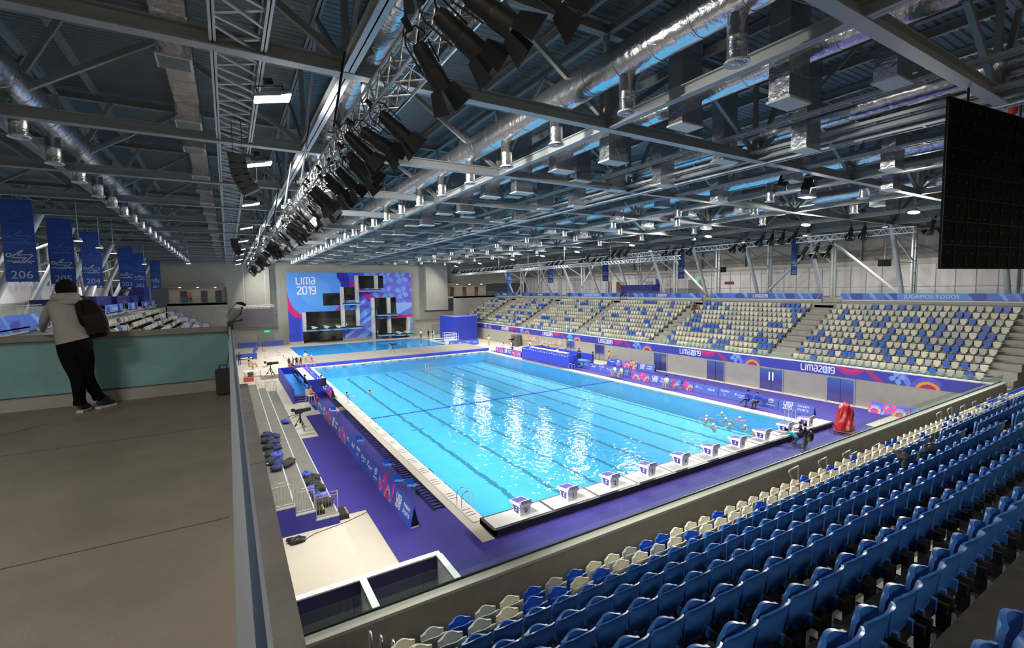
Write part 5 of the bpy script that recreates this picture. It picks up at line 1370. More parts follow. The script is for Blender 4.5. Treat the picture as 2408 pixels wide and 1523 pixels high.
tb = [(-7.35, 13.8, 'navy'), (-7.0, 13.2, 'navy'), (-7.4, 12.6, 'charcoal'), (-7.1, 12.0, 'navy'), (-7.4, 11.2, 'black'), (-7.05, 10.9, 'navy'), (-7.45, 10.0, 'charcoal'), (-7.15, 9.6, 'blue'), (-7.5, 8.8, 'charcoal'), (-7.2, 8.4, 'navy'), (-7.3, 7.7, 'navy')]
for i, (x, y, c) in enumerate(tb): bag((x, y, 1.215), c, (.28, .33, .17), '%s bag in the heap on the top tier, %s from the near end' % (c, ordn(len(tb)-i)), 40+i)
tb = [(-5.95, 8.0, 'blue'), (-5.75, 7.4, 'black'), (-6.05, 7.0, 'black'), (-5.8, 6.6, 'black'), (-6.0, 6.0, 'blue'), (-5.7, 5.9, 'black'), (-5.95, 5.3, 'navy'), (-5.75, 4.9, 'blue'), (-5.95, 4.4, 'black'), (-5.65, 4.2, 'black')]
for i, (x, y, c) in enumerate(tb): bag((x, y, .415), c, (.26, .30, .18), '%s bag in the pile on the lowest tier, %s from the near end' % (c, ordn(len(tb)-i)), 60+i)
bag((-6.65, 9.3, .815), 'charcoal', (.33, .42, .16), 'charcoal jacket thrown down on the middle tier', 77, 'jacket')
bag((-5.8, 19.5, .415), 'blue', (.25, .3, .16), 'blue and white bag alone farther along the lowest tier', 78)
# ---------------- partition stalls at the bottom left
PN = mat('stall_navy', (.010, .011, .10), .5)
ps = thing('stall_partition', 'navy walled stalls with white top edges below the near stand', 'partition', (-6, -6, 0)); PT = 2.0
q = MB(); q.box(-2.6, 2.06, 1.35, 1.47, .013, PT); q.ob('long_wall', PN, ps); q = MB(); q.box(-2.6, 2.1, 1.3, 1.5, PT, PT+.04); q.ob('top_edge', WHITE, ps)
for x in (-.22, 1.98):
    q = MB(); q.box(x, x+.12, -1.65, 1.35, .013, PT); q.ob('side_wall', mat('stall_side', (.42, .40, .46), .5), ps); q = MB(); q.box(x-.03, x+.15, -1.65, 1.3, PT, PT+.04); q.ob('top_edge', WHITE, ps)
t = thing('black_bag', 'small black bag on the floor behind the white-edged stalls', 'bag', (-7.3, -3.6, 0)); q = MB(); vs, fs = lump(3, .2, .14, .12); q.add(vs, fs, 0, True); q.ob('body', BLACK, t)
t = thing('black_bag', 'black bundle with a cable in the corner below the low stand', 'bag', (-7.1, 2.4, 0)); q = MB(); vs, fs = lump(5, .35, .2, .12); q.add(vs, fs, 0, True); q.ob('body', BLACK, t); q = MB(); q.tube([(.3, 0, .02), (.7, .3, .015), (2.0, .6, .015), (3.0, 1.0, .03)], .012, 5); q.ob('cable', BLACK, t)
# ---------------- judges platforms
def judge_table(t, x0, x1, y0, y1, z):
    q = MB(); q.box(x0, x1, y0, y1, z+.72, z+.76); q.ob('tabletop', WHITE, t)
    for yy in (y0+.1, y1-.12):
        q = MB(); q.box(x0+.05, x1-.05, yy, yy+.03, z, z+.72); q.ob('leg', STEEL, t)
jl = thing('judges_platform', 'blue boarded judges platform on the left deck with bright blue floor', 'platform', (-3.0, 34, 0))
q = MB(); q.box(-1.35, 1.0, -5.2, 7.0, .02, .55); q.ob('deck', STEEL, jl); q = MB(); q.box(-1.35, 1.0, -5.2, 7.0, .55, .565); q.ob('blue_carpet', BLUEC, jl)
q = MB(); q.box(-1.5, -1.36, -6.6, 7.0, .02, 1.35); q.ob('left_board', ROYAL, jl); q = MB(); q.box(-.05, 1.2, -5.35, -5.21, .02, 1.75); q.ob('end_board', ROYAL, jl); q = MB(); q.box(1.02, 1.2, -5.2, 7.0, .02, 1.2); q.ob('pool_side_board', ROYAL, jl); q = MB(); q.box(-1.35, 1.0, 7.0, 7.12, .02, 1.3); q.ob('far_board', ROYAL, jl)
q = MB()
for k in range(3): q.box(-1.35, -.1, -5.21-.35*(k+1), -5.21-.35*k, .02, .42-.14*k)
q.ob('steps', NAVY, jl)
q = MB()
for k in range(3): q.box(-1.35, -.1, -5.21-.35*(k+1)-.01, -5.21-.35*(k+1)+.05, .42-.14*k, .43-.14*k)
q.ob('step_edge', STEELL, jl)
tb = thing('judges_table', 'long white table on the left judges platform', 'table', (-2.45, 34.6, .566)); judge_table(tb, -.35, .35, -4.2, 5.2, 0)
jr = thing('judges_platform', 'royal blue boarded judges stand on the right deck with white dashes along its top', 'platform', (27.5, 32, 0))
q = MB(); q.box(-1.75, -1.6, -4.8, 5.8, .02, 1.6); q.ob('pool_side_board', ROYAL, jr); q = MB(); q.box(-1.6, -.35, -4.8, -4.66, .02, 1.6); q.ob('end_board', ROYAL, jr); q = MB(); q.box(1.9, 2.05, -4.8, 5.8, .02, 1.45); q.ob('back_board', ROYAL, jr); q = MB(); q.box(-1.6, 1.9, -4.6, 5.8, .02, .7); q.ob('deck', STEEL, jr); q = MB(); q.box(-1.6, 1.9, -4.6, 5.8, .7, .715); q.ob('blue_carpet', BLUEC, jr); q = MB(); q.box(-1.6, 1.9, 5.8, 5.92, .02, 1.6); q.ob('far_board', ROYAL, jr)
q = MB()
for k in range(20): q.box(-1.757, -1.75, -4.6+.52*k, -4.3+.52*k, 1.42, 1.47)
q.ob('white_dash', PAPER, jr)
q = MB()
for k in range(4): q.box(-.3, 1.85, -4.61-.3*(k+1), -4.61-.3*k, .02, .56-.14*k)
q.ob('steps', NAVY, jr)
q = MB()
for k in range(4): q.box(-.3, 1.85, -4.61-.3*(k+1)-.01, -4.61-.3*(k+1)+.04, .56-.14*k, .57-.14*k)
q.ob('step_edge', STEELL, jr)
tb = thing('judges_table', 'long white table on the right judges stand', 'table', (26.6, 32.2, .716)); judge_table(tb, -.3, .4, -3.6, 4.6, .2)
def speaker(x, y, z, lab, h=1.3, rz=0):
    t = thing('loudspeaker', lab, 'loudspeaker', (x, y, z), rz); q = MB(); q.box(-.19, .19, -.18, .18, h, h+.68); q.ob('cabinet', BLACK, t); q = MB(); q.tube([(0, 0, .5), (0, 0, h)], .02, 6)
    for a in range(3): q.tube([(0, 0, .7), (.45*cos(a*2.1), .45*sin(a*2.1), .02)], .015, 5)
    q.ob('tripod', BLACKM, t)
speaker(-1.75, 28.3, .013, 'black loudspeaker on a tripod at the end of the left judges platform', 1.15); speaker(26.9, 26.7, .013, 'black loudspeaker on a tripod at the end of the right judges stand', 1.2)
# ---------------- TV cameras
def tvcam(loc, rz, lab, s=1.0, grp=None):
    t = thing('television_camera', lab, 'camera', loc, rz); t.scale = (s, s, s)
    q = MB()
    for a in range(3): q.tube([(0, 0, .95), (.55*cos(a*2.09), .55*sin(a*2.09), .03)], .025, 6); q.tube([(.2*cos(a*2.09), .2*sin(a*2.09), .45), (.35*cos(a*2.09+.0), .35*sin(a*2.09), .30)], .04, 6)
    q.tube([(0, 0, .5), (0, 0, 1.15)], .06, 8); q.ob('tripod', BLACKM, t)
    q = MB(); q.box(-.13, .13, -.3, .15, 1.2, 1.5); q.ob('body', BLACK, t); q = MB(); q.tube([(0, .15, 1.35), (0, .6, 1.35)], [.09, .12], 12); q.box(-.14, .14, .12, .75, 1.26, 1.46); q.ob('lens', BLACK, t)
    q = MB(); q.box(-.12, .12, -.55, -.4, 1.42, 1.62); q.ob('viewfinder', BLACKM, t); q = MB(); q.tube([(-.1, -.2, 1.15), (-.3, -.75, 1.05)], .02, 6); q.tube([(.1, -.2, 1.15), (.3, -.7, 1.05)], .02, 6); q.ob('pan_handle', BLACKM, t)
t = thing('deck_board', 'beige board under the nearest television camera', 'board', (-4.95, 18.3, .0)); q = MB(); q.box(-.75, .75, -1.2, 1.9, .013, .12); q.ob('board', BEIGE, t)
tvcam((-5.0, 18.2, .12), -1.2, 'black television camera on a tripod at the edge of the violet carpet'); tvcam((-5.1, 43.5, .02), -1.4, 'black television camera with long lens on the far part of the left deck', 1.15)
t = thing('floor_mat', 'grey mat under the farther television camera on the left deck', 'mat', (-5.1, 43.5, 0)); q = MB(); q.box(-1.1, 1.1, -1.5, 1.5, .001, .018); q.ob('mat', TRD, t)
tvcam((12.0, 52.5, .42), -1.3, 'black television camera on the walkway between the pools', .9); tvcam((31.0, 49, .0), 1.9, 'black television camera under the right stand beside a grey door')
# ---------------- far right box, springboards, red cover
t = thing('changing_booth', 'tall royal blue boarded booth beside the right stand', 'booth', (29.3, 66.5, 0)); q = MB(); q.box(-2.4, 2.4, -3.4, 3.4, .15, 4.6); q.ob('boarding', ROYAL, t); q = MB(); q.box(-2.45, -2.4, -2.7, -2.0, .15, 1.9); q.ob('door', NAVY, t); q = MB()
q.box(-2.3, 2.3, -3.3, 3.3, .0, .15); q.ob('plinth', BLACK, t)
for i in range(2):
    x = 21.4+1.9*i; t = thing('springboard_stand', 'low mint springboard with white rails at the right side of the diving pool, %s one' % ('nearer' if i == 0 else 'farther'), 'springboard', (23.8+.9*i, 58.0+3.0*i, 0))
    q = MB(); q.box(-3.4, 1.4, -.27, .27, 1.0, 1.06); q.ob('springboard', mat('board_mint'), t); q = MB(); q.box(-.6, 1.2, -.3, .3, .01, .9); q.ob('stand', WHITE, t)
    q = MB()
    for s_ in (-.4, .4): q.tube([(-.8, s_, .1), (-.8, s_, 2.0), (1.4, s_, 2.0), (1.4, s_, .1)], .03, 6); q.tube([(-.8, s_, 1.5), (1.4, s_, 1.5)], .02, 6)
    q.ob('rail', WHITE, t)
def high_chair(x, y, rz, lab, m_, h=1.1):
    t = thing('umpire_chair', lab, 'chair', (x, y, 0), rz); q = MB(); q.box(-.25, .25, -.25, .25, h, h+.05); q.ob('seat', m_, t); q = MB(); q.box(-.25, .25, -.28, -.24, h+.05, h+.6); q.ob('backrest', m_, t)
    for sx in (-1, 1):
        for sy in (-1, 1): q = MB(); q.tube([(sx*.22, sy*.22, h), (sx*.32, sy*.32, 0)], .025, 6); q.ob('leg', WHITE, t)
REDP = mat('chair_red', (.5, .03, .03), .5)
high_chair(-4.6, 62.0, -1.5, 'red high umpire chair on the far left deck', REDP, 1.0); chair((-2.6, 63.5, 0), -1.6, 'blue plastic chair on the far left deck near the diving pool'); chair((-2.3, 56.5, 0), -1.4, 'blue plastic chair beside the standing swimmers'); chair((27.2, 61.5, 0), 1.2, 'red plastic chair in front of the blue booth', REDP); high_chair(23.9, 66.5, 1.5, 'white high umpire chair by the diving pool', WHITE, 1.4)
random.seed(9)
t = thing('covered_rack', 'piece of equipment under a glossy red cover with its base frame showing', 'covered equipment', (25.4, -2.5, .013), .35)
def cov(u, v):
    a = 2*pi*u; z = .25+1.45*v; w = 1-.35*v**1.4
    d = 1+.09*sin(5*a+3*v)+.06*sin(9*a-5*v)+.05*sin(3*a+9*v)
    x = .85*w*d*cos(a)*(1 if abs(cos(a)) < .7 else .95); y = .55*w*d*sin(a)
    return (x+.25*v+.1*sin(4*v), y, z+.12*sin(2*a+1)*v+.05*sin(7*a))
q = MB(); q.grid(cov, 40, 14); top = [cov(i/40, 1) for i in range(40)]; c = (.35, 0, 1.82); q.add(top+[c], [(i, (i+1) % 40, 40) for i in range(40)], 0, True); q.ob('cover', RED, t)
q = MB(); q.tube([(-.95, -.5, .2), (.9, -.5, .2), (.9, .5, .2), (-.95, .5, .2), (-.95, -.5, .2)], .035, 6)
for sx in (-.9, .85):
    for sy in (-.5, .5): q.tube([(sx, sy, .2), (sx, sy, .0)], .03, 6)
q.ob('base_frame', REDP, t)
carpet('deck_mat', [(28.2, 33.0, -3.15, -2.55), (28.6, 33.1, -6.6, -3.15)], 'beige uncarpeted patch of deck in the corner by the right stand', BEIGE, .016)
# ---------------- far left deck: barriers, tables
for i, (x, y, L_, rz) in enumerate([(-6.3, 77.5, 3.2, 0), (-2.4, 77.8, 3.6, 0), (-5.5, 70, 8, pi/2-.12), (-7.3, 60.5, 3.2, 0)]):
    t = thing('blue_barrier', 'low blue cloth barrier on the left deck, %s from the back wall' % ordn(i+1), 'barrier', (x, y, 0), rz, 'blue barriers on the far left deck'); q = MB(); q.box(-L_/2, L_/2, -.02, .02, .15, 1.0); q.ob('cloth', mat('barrier_blue', (.05, .08, .42), .7), t)
    q = MB()
    for s_ in (-1, 1): q.box(s_*L_/2*.92-.03, s_*L_/2*.92+.03, -.3, .3, 0, .05); q.tube([(s_*L_/2*.92, 0, .05), (s_*L_/2*.92, 0, 1.0)], .02, 5)
    q.ob('stand', STEEL, t)
def table(x, y, lab, m_=WHITE, w=.9, d=.4, h=.74):
    t = thing('folding_table', lab, 'table', (x, y, 0)); q = MB(); q.box(-w, w, -d, d, h-.03, h); q.ob('tabletop', m_, t)
    for sx in (-1, 1):
        for sy in (-1, 1): q = MB(); q.tube([(sx*(w-.1), sy*(d-.08), 0), (sx*(w-.1), sy*(d-.08), h-.03)], .02, 5); q.ob('leg', STEEL, t)
table(-6.9, 45.0, 'white folding table with equipment on the left deck'); table(-7.3, 57.5, 'white table behind the low blue barrier'); table(-3.6, 43.2, 'small white table behind the left judges platform', w=.6)
table(27.5, 45.5, 'long white table behind the far boards on the right', w=1.2); table(30, 43.5, 'white table with papers close to the interior windows', w=1.2)
t = thing('equipment_case', 'orange red equipment case on the left deck', 'case', (-7.4, 42, 0)); q = MB(); q.box(-.5, .5, -.3, .3, 0, .45); q.ob('case', mat('case_red', (.5, .08, .03), .5), t)
t = thing('equipment_case', 'black equipment case under the white table', 'case', (-7.1, 45, 0)); q = MB(); q.box(-.3, .3, -.25, .25, 0, .5); q.ob('case', BLACK, t)
t = thing('equipment_case', 'tall dark equipment case against the right stand wall', 'case', (32.5, 50.3, 0)); q = MB(); q.box(-.4, .4, -.9, .9, 0, 1.9); q.ob('case', mat('case_dark', (.12, .12, .11)), t)
t = thing('wall_screen', 'wide grey screen under a silver truss on the far left wall', 'screen', (-4.9, YF-2.3, 5.2)); q = MB(); q.box(-3.1, 2.9, -.1, .1, -1.2, 1.7); q.ob('panel', mat('screen_grey', (.11, .10, .12), .5), t)
box_truss(t, (-3.3, 0, 2.2), (3.1, 0, 2.2), .3, 14, WHITE, .03); q = MB()
for k in range(10): q.tube([(-2.8+.62*k, 0, 2.1), (-2.8+.62*k, 0, 1.7)], .03, 5)
for xx in (-1.5, 1.8): q.tube([(xx, 0, 2.35), (xx, 0, 9.6)], .02, 5)
q.ob('hanger', WHITE, t)

for i, (px, py) in enumerate([(2185, 1062), (2300, 1042), (2120, 1078)]):
    k_ = 5 if i != 1 else 4
    p = bp(px, py, z=rowF(k_)+.62); t = thing('jacket', 'dark jacket thrown over the blue seats of the near stand, %s one' % ['middle', 'rightmost', 'leftmost'][i], 'jacket', p, .4*i)
    q = MB(); vs, fs = lump(90+i, .26, .13, .10); q.add(vs, fs, 0, True); q.ob('body', BAGC['black'], t); q = MB(); q.tube([(-.2, 0, .1), (-.27, .1, 0), (-.29, .1, -.2)], .04, 6); q.ob('sleeve', BAGC['charcoal'], t)
# ================================================================== walkway (camera side)
WALK = mat('walkway_floor', (.20, .17, .135), .5, noise=.16, nscale=1.6, bump=.12, bscale=70)
wf = MB(); wf.box(LW, -8.66, YB, -7.75, ZC-.6, ZC-.001); o = struct(wf.ob('floor', WALK))
b = MB(); b.box(LW, 33, YB, -19.2, ZC-.3, ZC); o2 = b.ob('rear_walkway', WALK, o)
b = MB()
for y in (-10.6, -13.4, -16.2, -19): b.box(LW, -8.95, y, y+.012, ZC-.0012, ZC+.0006)
b.bar((-12.6, -11.2, ZC-.002), (-10.9, -9.2, ZC-.002), .012, .006)
b.ob('floor_joint', mat('joint_dark', (.07, .062, .05)), o)
t = thing('glass_parapet', 'walkway parapet of frosted teal glass panels with a grey concrete top', 'parapet', (-12, -8.0, ZC))
b = MB(); b.box(-16, 3.1, -.12, .12, 0, .17); b.ob('curb', mat('curb_grey', (.30, .27, .235), .7, noise=.1), t)
x = -16; e = 3.09
for (x0, x1) in [(-16, -6.1), (-6.1, -2.9), (-2.9, 1.47), (1.47, 1.47)][:0]+[(-7.5, -4.4), (-4.4, -1.3), (-1.3, 1.62), (1.62, 2.6), (2.6, 3.09)][:0]: pass
xs_ = [-16, -12, -8, -3.5, bp(232, 900, y=-8).x+12, bp(470, 850, y=-8).x+12, 3.09]
for x0, x1 in zip(xs_, xs_[1:]):
    b = MB(); b.box(x0+.001, x1-.001, -.012, .012, .17, .98); b.ob('glass_panel', FROST, t)
b = MB(); b.box(-16, 3.1, -.02, .02, .165, .18); b.ob('shadow_gap', BLACKM, t)
b = MB(); b.box(-16, 3.1, -.09, .07, .97, 1.05); b.ob('coping', mat('coping_grey', (.20, .17, .145), .7, noise=.1), t)
# long side rail and ledge
t = thing('side_balustrade', 'long polished steel handrail beside the camera, running to the parapet corner', 'balustrade', (-8.88, -17, ZC))
b = MB(); b.box(-.013, .013, -8, 9.0, 1.0, 1.05); b.ob('handrail', mat('polished_rail', (.88, .88, .90), .34, metal=.9), t)
b = MB(); b.box(.013, .030, -8, 9.0, .98, 1.02); b.ob('rail_lip', mat('rail_lip', (.16, .22, .33), .25, metal=.6), t)
b = MB(); b.box(.031, .040, -8, 9.0, .0, 1.0); b.ob('outer_glass_edge', WHITE, t)
t = thing('concrete_ledge', 'grey brown concrete ledge outside the polished steel handrail', 'ledge', (-8.75, -17, ZC))
b = MB(); b.box(-.085, .095, -8, 9.1, -3.0, -.0); b.ob('ledge', CONCD, t)
b = MB()
for y in (-1.0, 4.7, 6.9): b.box(-.08, .09, y, y+.008, -.001, .0008)
b.ob('crack', mat('joint_dark'), t)
# left front of the left stand seen beyond the ledge
t = thing('side_balustrade', 'grey wall top with black steel rail along the front of the left stand', 'balustrade', (-8.65, 20, 3.1))
b = MB(); b.box(-.12, .12, -28, 57, -.6, .0); b.ob('wall_top', CONC, t); b = MB(); b.tube([(.0, -28, .55), (.0, 57, .55)], .03, 6); b.ob('rail', BLACKM, t); b = MB()
y = -28
while y < 57: b.tube([(0, y, 0), (0, y, .55)], .02, 5); y += 2.4
b.ob('post', BLACKM, t)
# case and clamp mount
p = bp(535, 928, z=ZC)
t = thing('rolling_case', 'black upright case standing at the end of the walkway', 'case', (-9.0, -8.55, ZC))
q = MB(); q.box(-.11, .09, -.12, .12, .03, .40); q.ob('shell', BLACK, t); q = MB(); q.tube([(-.05, 0, .4), (-.05, 0, .47), (.05, 0, .47), (.05, 0, .4)], .012, 6); q.ob('handle', BLACKM, t)
t = thing('microphone_mount', 'black furry microphone on a jointed arm clamped to the handrail corner', 'microphone', (-8.86, -8.05, ZC+1.05))
q = MB(); q.box(-.05, .04, -.06, .04, -.06, .08); q.ob('clamp', BLACK, t)
a0 = bp(545, 757, y=-8.05)-t.location; a1 = bp(566, 737, y=-8.05)-t.location; a2 = bp(569, 723, y=-8.05)-t.location; a3 = bp(556, 712, y=-8.05)-t.location; a4 = bp(578, 716, y=-8.05)-t.location; a5 = bp(569, 752, y=-8.05)-t.location
q = MB(); q.tube([Vector((0, 0, .05)), a0, a1, a2], .011, 8); q.tube([a0, a5], .01, 6); q.ob('arm', BLACKM, t)
q = MB(); q.sphere(a5, .024, 10, 6); q.ob('counterweight', BLACK, t); q = MB(); q.sphere(a2, .02, 10, 6); q.sphere(a1, .018, 8, 6); q.ob('joint', BLACK, t)
q = MB(); q.tube([a3, (a3+a4)/2+V(0, 0, .008), a4+V(0, 0, -.01)], [.012, .03, .022], 10); q.ob('windshield', mat('fur_black', (.01, .01, .01), 1, bump=1, bscale=200), t)
q = MB(); q.tube([a3, a3+V(-.04, 0, -.05), a0+V(-.07, 0, .1), a0+V(-.03, 0, .02), V(-.05, -.05, -.1), V(-.03, -.07, -.35), V(-.1, -.4, -.65)], .006, 6); q.ob('cable', BLACK, t)
# ================================================================== people
SKIN = mat('skin', (.42, .23, .15), .55); SKIND = mat('skin_dark', (.20, .10, .06), .55); HAIR = mat('hair_black', (.006, .005, .0045), .95, spec=.15)
def skinned(name, J, E_, R, bm_mat, mats, parent=None, sub=1):
    """one continuous body surface grown round connected joints; faces take the material of the nearest bone"""
    names = list(J); idx = {n: i for i, n in enumerate(names)}
    me = bpy.data.meshes.new(name); me.from_pydata([tuple(J[n]) for n in names], [(idx[a], idx[c]) for a, c in E_], [])
    o = bpy.data.objects.new(name, me)
    sk = o.modifiers.new('skin', 'SKIN'); sk.use_smooth_shade = True; sk.branch_smoothing = .3
    for i, n in enumerate(names):
        r = R[n]; d = me.skin_vertices[0].data[i]; d.radius = r if isinstance(r, tuple) else (r, r); d.use_root = (i == 0)
    ss = o.modifiers.new('sub', 'SUBSURF'); ss.levels = sub; ss.render_levels = sub
    m2 = evaluated(o); m2.name = name
    bpy.data.objects.remove(o); bpy.data.meshes.remove(me)
    m2.materials.clear()
    for mm_ in mats: m2.materials.append(mm_)
    segs = [(Vector(J[a]), Vector(J[c]), bm_mat.get((a, c), 0)) for a, c in E_]
    for p in m2.polygons:
        c = p.center; best = 9; bi = 0
        for a, d, k in segs:
            ab = d-a; tt_ = max(0, min(1, (c-a).dot(ab)/max(ab.length_squared, 1e-9))); ds = (c-(a+ab*tt_)).length
            if ds < best: best = ds; bi = k
        p.material_index = bi; p.use_smooth = True
    ob_ = bpy.data.objects.new(name, m2); COL.objects.link(ob_)
    if parent: ob_.parent = parent
    return ob_
EB_ = [('pelvis', 'waist'), ('waist', 'chest'), ('chest', 'neck'), ('neck', 'head'), ('head', 'crown')]
for s_ in 'LR': EB_ += [('chest', 'sh'+s_), ('sh'+s_, 'el'+s_), ('el'+s_, 'wr'+s_), ('wr'+s_, 'ha'+s_), ('pelvis', 'hi'+s_), ('hi'+s_, 'kn'+s_), ('kn'+s_, 'an'+s_), ('an'+s_, 'to'+s_)]
RB = {'pelvis': (.14, .115), 'waist': (.13, .10), 'chest': (.155, .11), 'neck': .05, 'head': (.082, .095), 'crown': (.06, .07)}
for s_ in 'LR': RB.update({'sh'+s_: .058, 'el'+s_: .042, 'wr'+s_: .03, 'ha'+s_: .035, 'hi'+s_: .088, 'kn'+s_: .06, 'an'+s_: .042, 'to'+s_: .035})
def pose(kind, arms='down'):
    J = {}
    if kind == 'stand':
        J.update(pelvis=(0, 0, .94), waist=(0, 0, 1.10), chest=(0, 0, 1.30), neck=(0, .01, 1.50), head=(0, .03, 1.62), crown=(0, .03, 1.70))
        for s_, k in (('L', -1), ('R', 1)): J.update({'hi'+s_: (k*.09, 0, .86), 'kn'+s_: (k*.10, .02, .48), 'an'+s_: (k*.11, 0, .09), 'to'+s_: (k*.12, .15, .04)})
        zs = 0
    elif kind == 'sit':
        J.update(pelvis=(0, 0, .52), waist=(0, .01, .68), chest=(0, .03, .88), neck=(0, .05, 1.07), head=(0, .08, 1.19), crown=(0, .08, 1.27))
        for s_, k in (('L', -1), ('R', 1)): J.update({'hi'+s_: (k*.09, .06, .50), 'kn'+s_: (k*.12, .44, .50), 'an'+s_: (k*.12, .46, .10), 'to'+s_: (k*.12, .60, .04)})
    elif kind == 'kneel':
        J.update(pelvis=(0, 0, .50), waist=(0, .10, .63), chest=(0, .30, .74), neck=(0, .48, .80), head=(0, .58, .86), crown=(0, .62, .92))
        for s_, k in (('L', -1), ('R', 1)): J.update({'hi'+s_: (k*.09, .02, .46), 'kn'+s_: (k*.12, .20, .10), 'an'+s_: (k*.12, -.24, .08), 'to'+s_: (k*.12, -.38, .05)})
    c = Vector(J['chest']); up = (Vector(J['neck'])-c).normalized()
    for s_, k in (('L', -1), ('R', 1)):
        sh = c+up*.11+Vector((k*.17, 0, 0)); J['sh'+s_] = tuple(sh)
        if arms == 'down': el = sh+V(k*.06, -.02, -.28); wr = el+V(k*.01, .06, -.24); ha = wr+V(0, .02, -.09)
        elif arms == 'crossed': el = sh+V(k*.05, .05, -.27); wr = el+V(-k*.20, .16, .04); ha = wr+V(-k*.08, .02, .01)
        elif arms == 'hips': el = sh+V(k*.18, -.06, -.24); wr = el+V(-k*.13, .08, -.16); ha = wr+V(-k*.03, .05, -.05)
        elif arms == 'lap': el = sh+V(k*.04, .06, -.27); wr = el+V(-k*.06, .24, -.05); ha = wr+V(-k*.02, .08, -.02)
        elif arms == 'front': el = sh+V(k*.03, .12, -.22); wr = el+V(-k*.04, .24, -.02); ha = wr+V(0, .08, 0)
        elif arms == 'reach': el = sh+V(k*.04, .22, -.10); wr = el+V(0, .22, -.10); ha = wr+V(0, .08, -.03)
        elif arms == 'up': el = sh+V(k*.10, .02, .22); wr = el+V(k*.0, .02, .24); ha = wr+V(0, 0, .09)
        J['el'+s_], J['wr'+s_], J['ha'+s_] = tuple(el), tuple(wr), tuple(ha)
    return J
FAB = {}
def fab(n, c): return mat('cloth_'+n, c, .85)
TOPS = {'white': (.7, .7, .68), 'yellow': (.75, .45, .02), 'navy': (.012, .018, .06), 'blue': (.03, .04, .5), 'black': (.01, .01, .011), 'teal': (.01, .35, .40), 'red': (.5, .02, .02), 'khaki': (.45, .32, .10), 'grey': (.3, .3, .3), 'jeans': (.03, .05, .12), 'orange': (.85, .13, .02), 'olive': (.05, .055, .035), 'purple': (.08, .03, .3)}
def person(lab, loc, rz, kind='stand', arms='down', top='white', bottom='black', hair='hair', skin=SKIN, short=True, grp=None, tweak=None, bare=False, s=1.0, shoes='black'):
    t = thing('person', lab, 'person', loc, rz, grp); t.scale = (s, s, s)
    J = pose(kind, arms)
    if tweak: J.update(tweak)
    mats = [fab(top, TOPS[top]), fab(bottom, TOPS[bottom]), skin, fab(shoes, TOPS[shoes])]
    bmm = {}
    for e in EB_:
        a, c = e
        if e in (('neck', 'head'), ('head', 'crown')): k = 2
        elif a[:2] == 'wr' or (a[:2] == 'el' and short) or (bare and a[:2] in ('sh', 'el')): k = 2
        elif a[:2] in ('hi', 'kn') or (a == 'pelvis' and c[:2] == 'hi'): k = 2 if (bare and a[:2] in ('hi', 'kn')) else 1
        elif a[:2] == 'an': k = 2 if bare else 3
        else: k = 0
        bmm[e] = k
    skinned('body', J, EB_, RB, bmm, mats, t, 1)
    h = Vector(J['head']); up = (Vector(J['crown'])-h).normalized(); q = MB(); cc = h+up*.055+V(0, -.015, 0)
    vs = []; 
    q.sphere(cc, (.095, .108, .085), 10, 7)
    HM = {'hair': HAIR, 'red': REDP, 'white': WHITE, 'navy': fab('navy', TOPS['navy'])}[hair]
    q.ob('hair' if hair == 'hair' else 'cap', HM, t)
    f = MB(); fw = h+V(0, .088, -.01); f.sphere(fw, (.012, .018, .02), 6, 4); f.ob('nose', skin, t)
    f = MB(); f.sphere(h+V(-.035, .082, .02), .01, 6, 4); f.sphere(h+V(.035, .082, .02), .01, 6, 4); f.ob('eyes', HAIR, t)
    return t
# beside the bulkhead
person('kneeling person in a turquoise shirt and jeans leaning over the bulkhead', (20.0, -2.35, .013), .25, 'kneel', 'reach', 'teal', 'jeans', shoes='grey')
person('crouching person in a navy jacket and cap between the kneeling and the standing one', (20.9, -2.1, .013), .6, 'sit', 'front', 'navy', 'navy', hair='navy', short=False)
person('standing person in a black sweater and dark trousers near the last starting blocks', (19.15, -3.2, .013), .2, 'stand', 'front', 'black', 'olive', short=False, skin=SKIN)
person('person in dark clothes with an olive bag crouching behind the standing one', (20.3, -3.0, .013), -.3, 'sit', 'lap', 'black', 'olive', short=False, s=.9)
# officials at the right edge
def seated(lab, x, y, rz, top, bottom, hair='hair', **k):
    chair((x, y, .013), rz, 'blue plastic chair under the '+k.pop('chairlab')); return person(lab, (x, y-.0, .013), rz, 'sit', 'lap', top, bottom, hair=hair, **k)
seated('person in a blue jacket sitting with one leg stretched out by the right boards', 26.55, 4.9, 1.5, 'blue', 'black', chairlab='official in a blue jacket, farther', short=False, tweak={'knR': (.12, .42, .55), 'anR': (.15, .82, .30), 'toR': (.15, .95, .32)})
seated('person in a blue jacket and black cap sitting beside the other in blue', 26.5, 4.1, 1.5, 'blue', 'black', hair='navy', chairlab='official in a blue jacket, nearer', short=False)
seated('person in a white shirt and khaki trousers in the seated pair, farther', 26.6, 20.2, 1.6, 'white', 'khaki', chairlab='farther of two officials in white')
seated('person in a white shirt and khaki trousers in the seated pair, nearer', 26.7, 19.3, 1.4, 'white', 'khaki', chairlab='nearer of two officials in white')
seated('person in a white shirt and yellow trousers sitting alone by the right pool edge', 26.4, 13.0, 1.7, 'white', 'khaki', chairlab='official sitting alone')
high_chair(30.4, 21.5, 1.9, 'steel chair of the lifeguard under the right stand', WHITE, .5)
person('lifeguard in a yellow shirt and red cap sitting under the right stand', (30.4, 21.5, .08), 1.9, 'sit', 'lap', 'yellow', 'red', hair='red', short=False)
person('person in a navy suit seen from behind beside the right judges stand', (29.6, 27.3, 0), -2.6 + pi, 'stand', 'down', 'navy', 'navy', short=False)
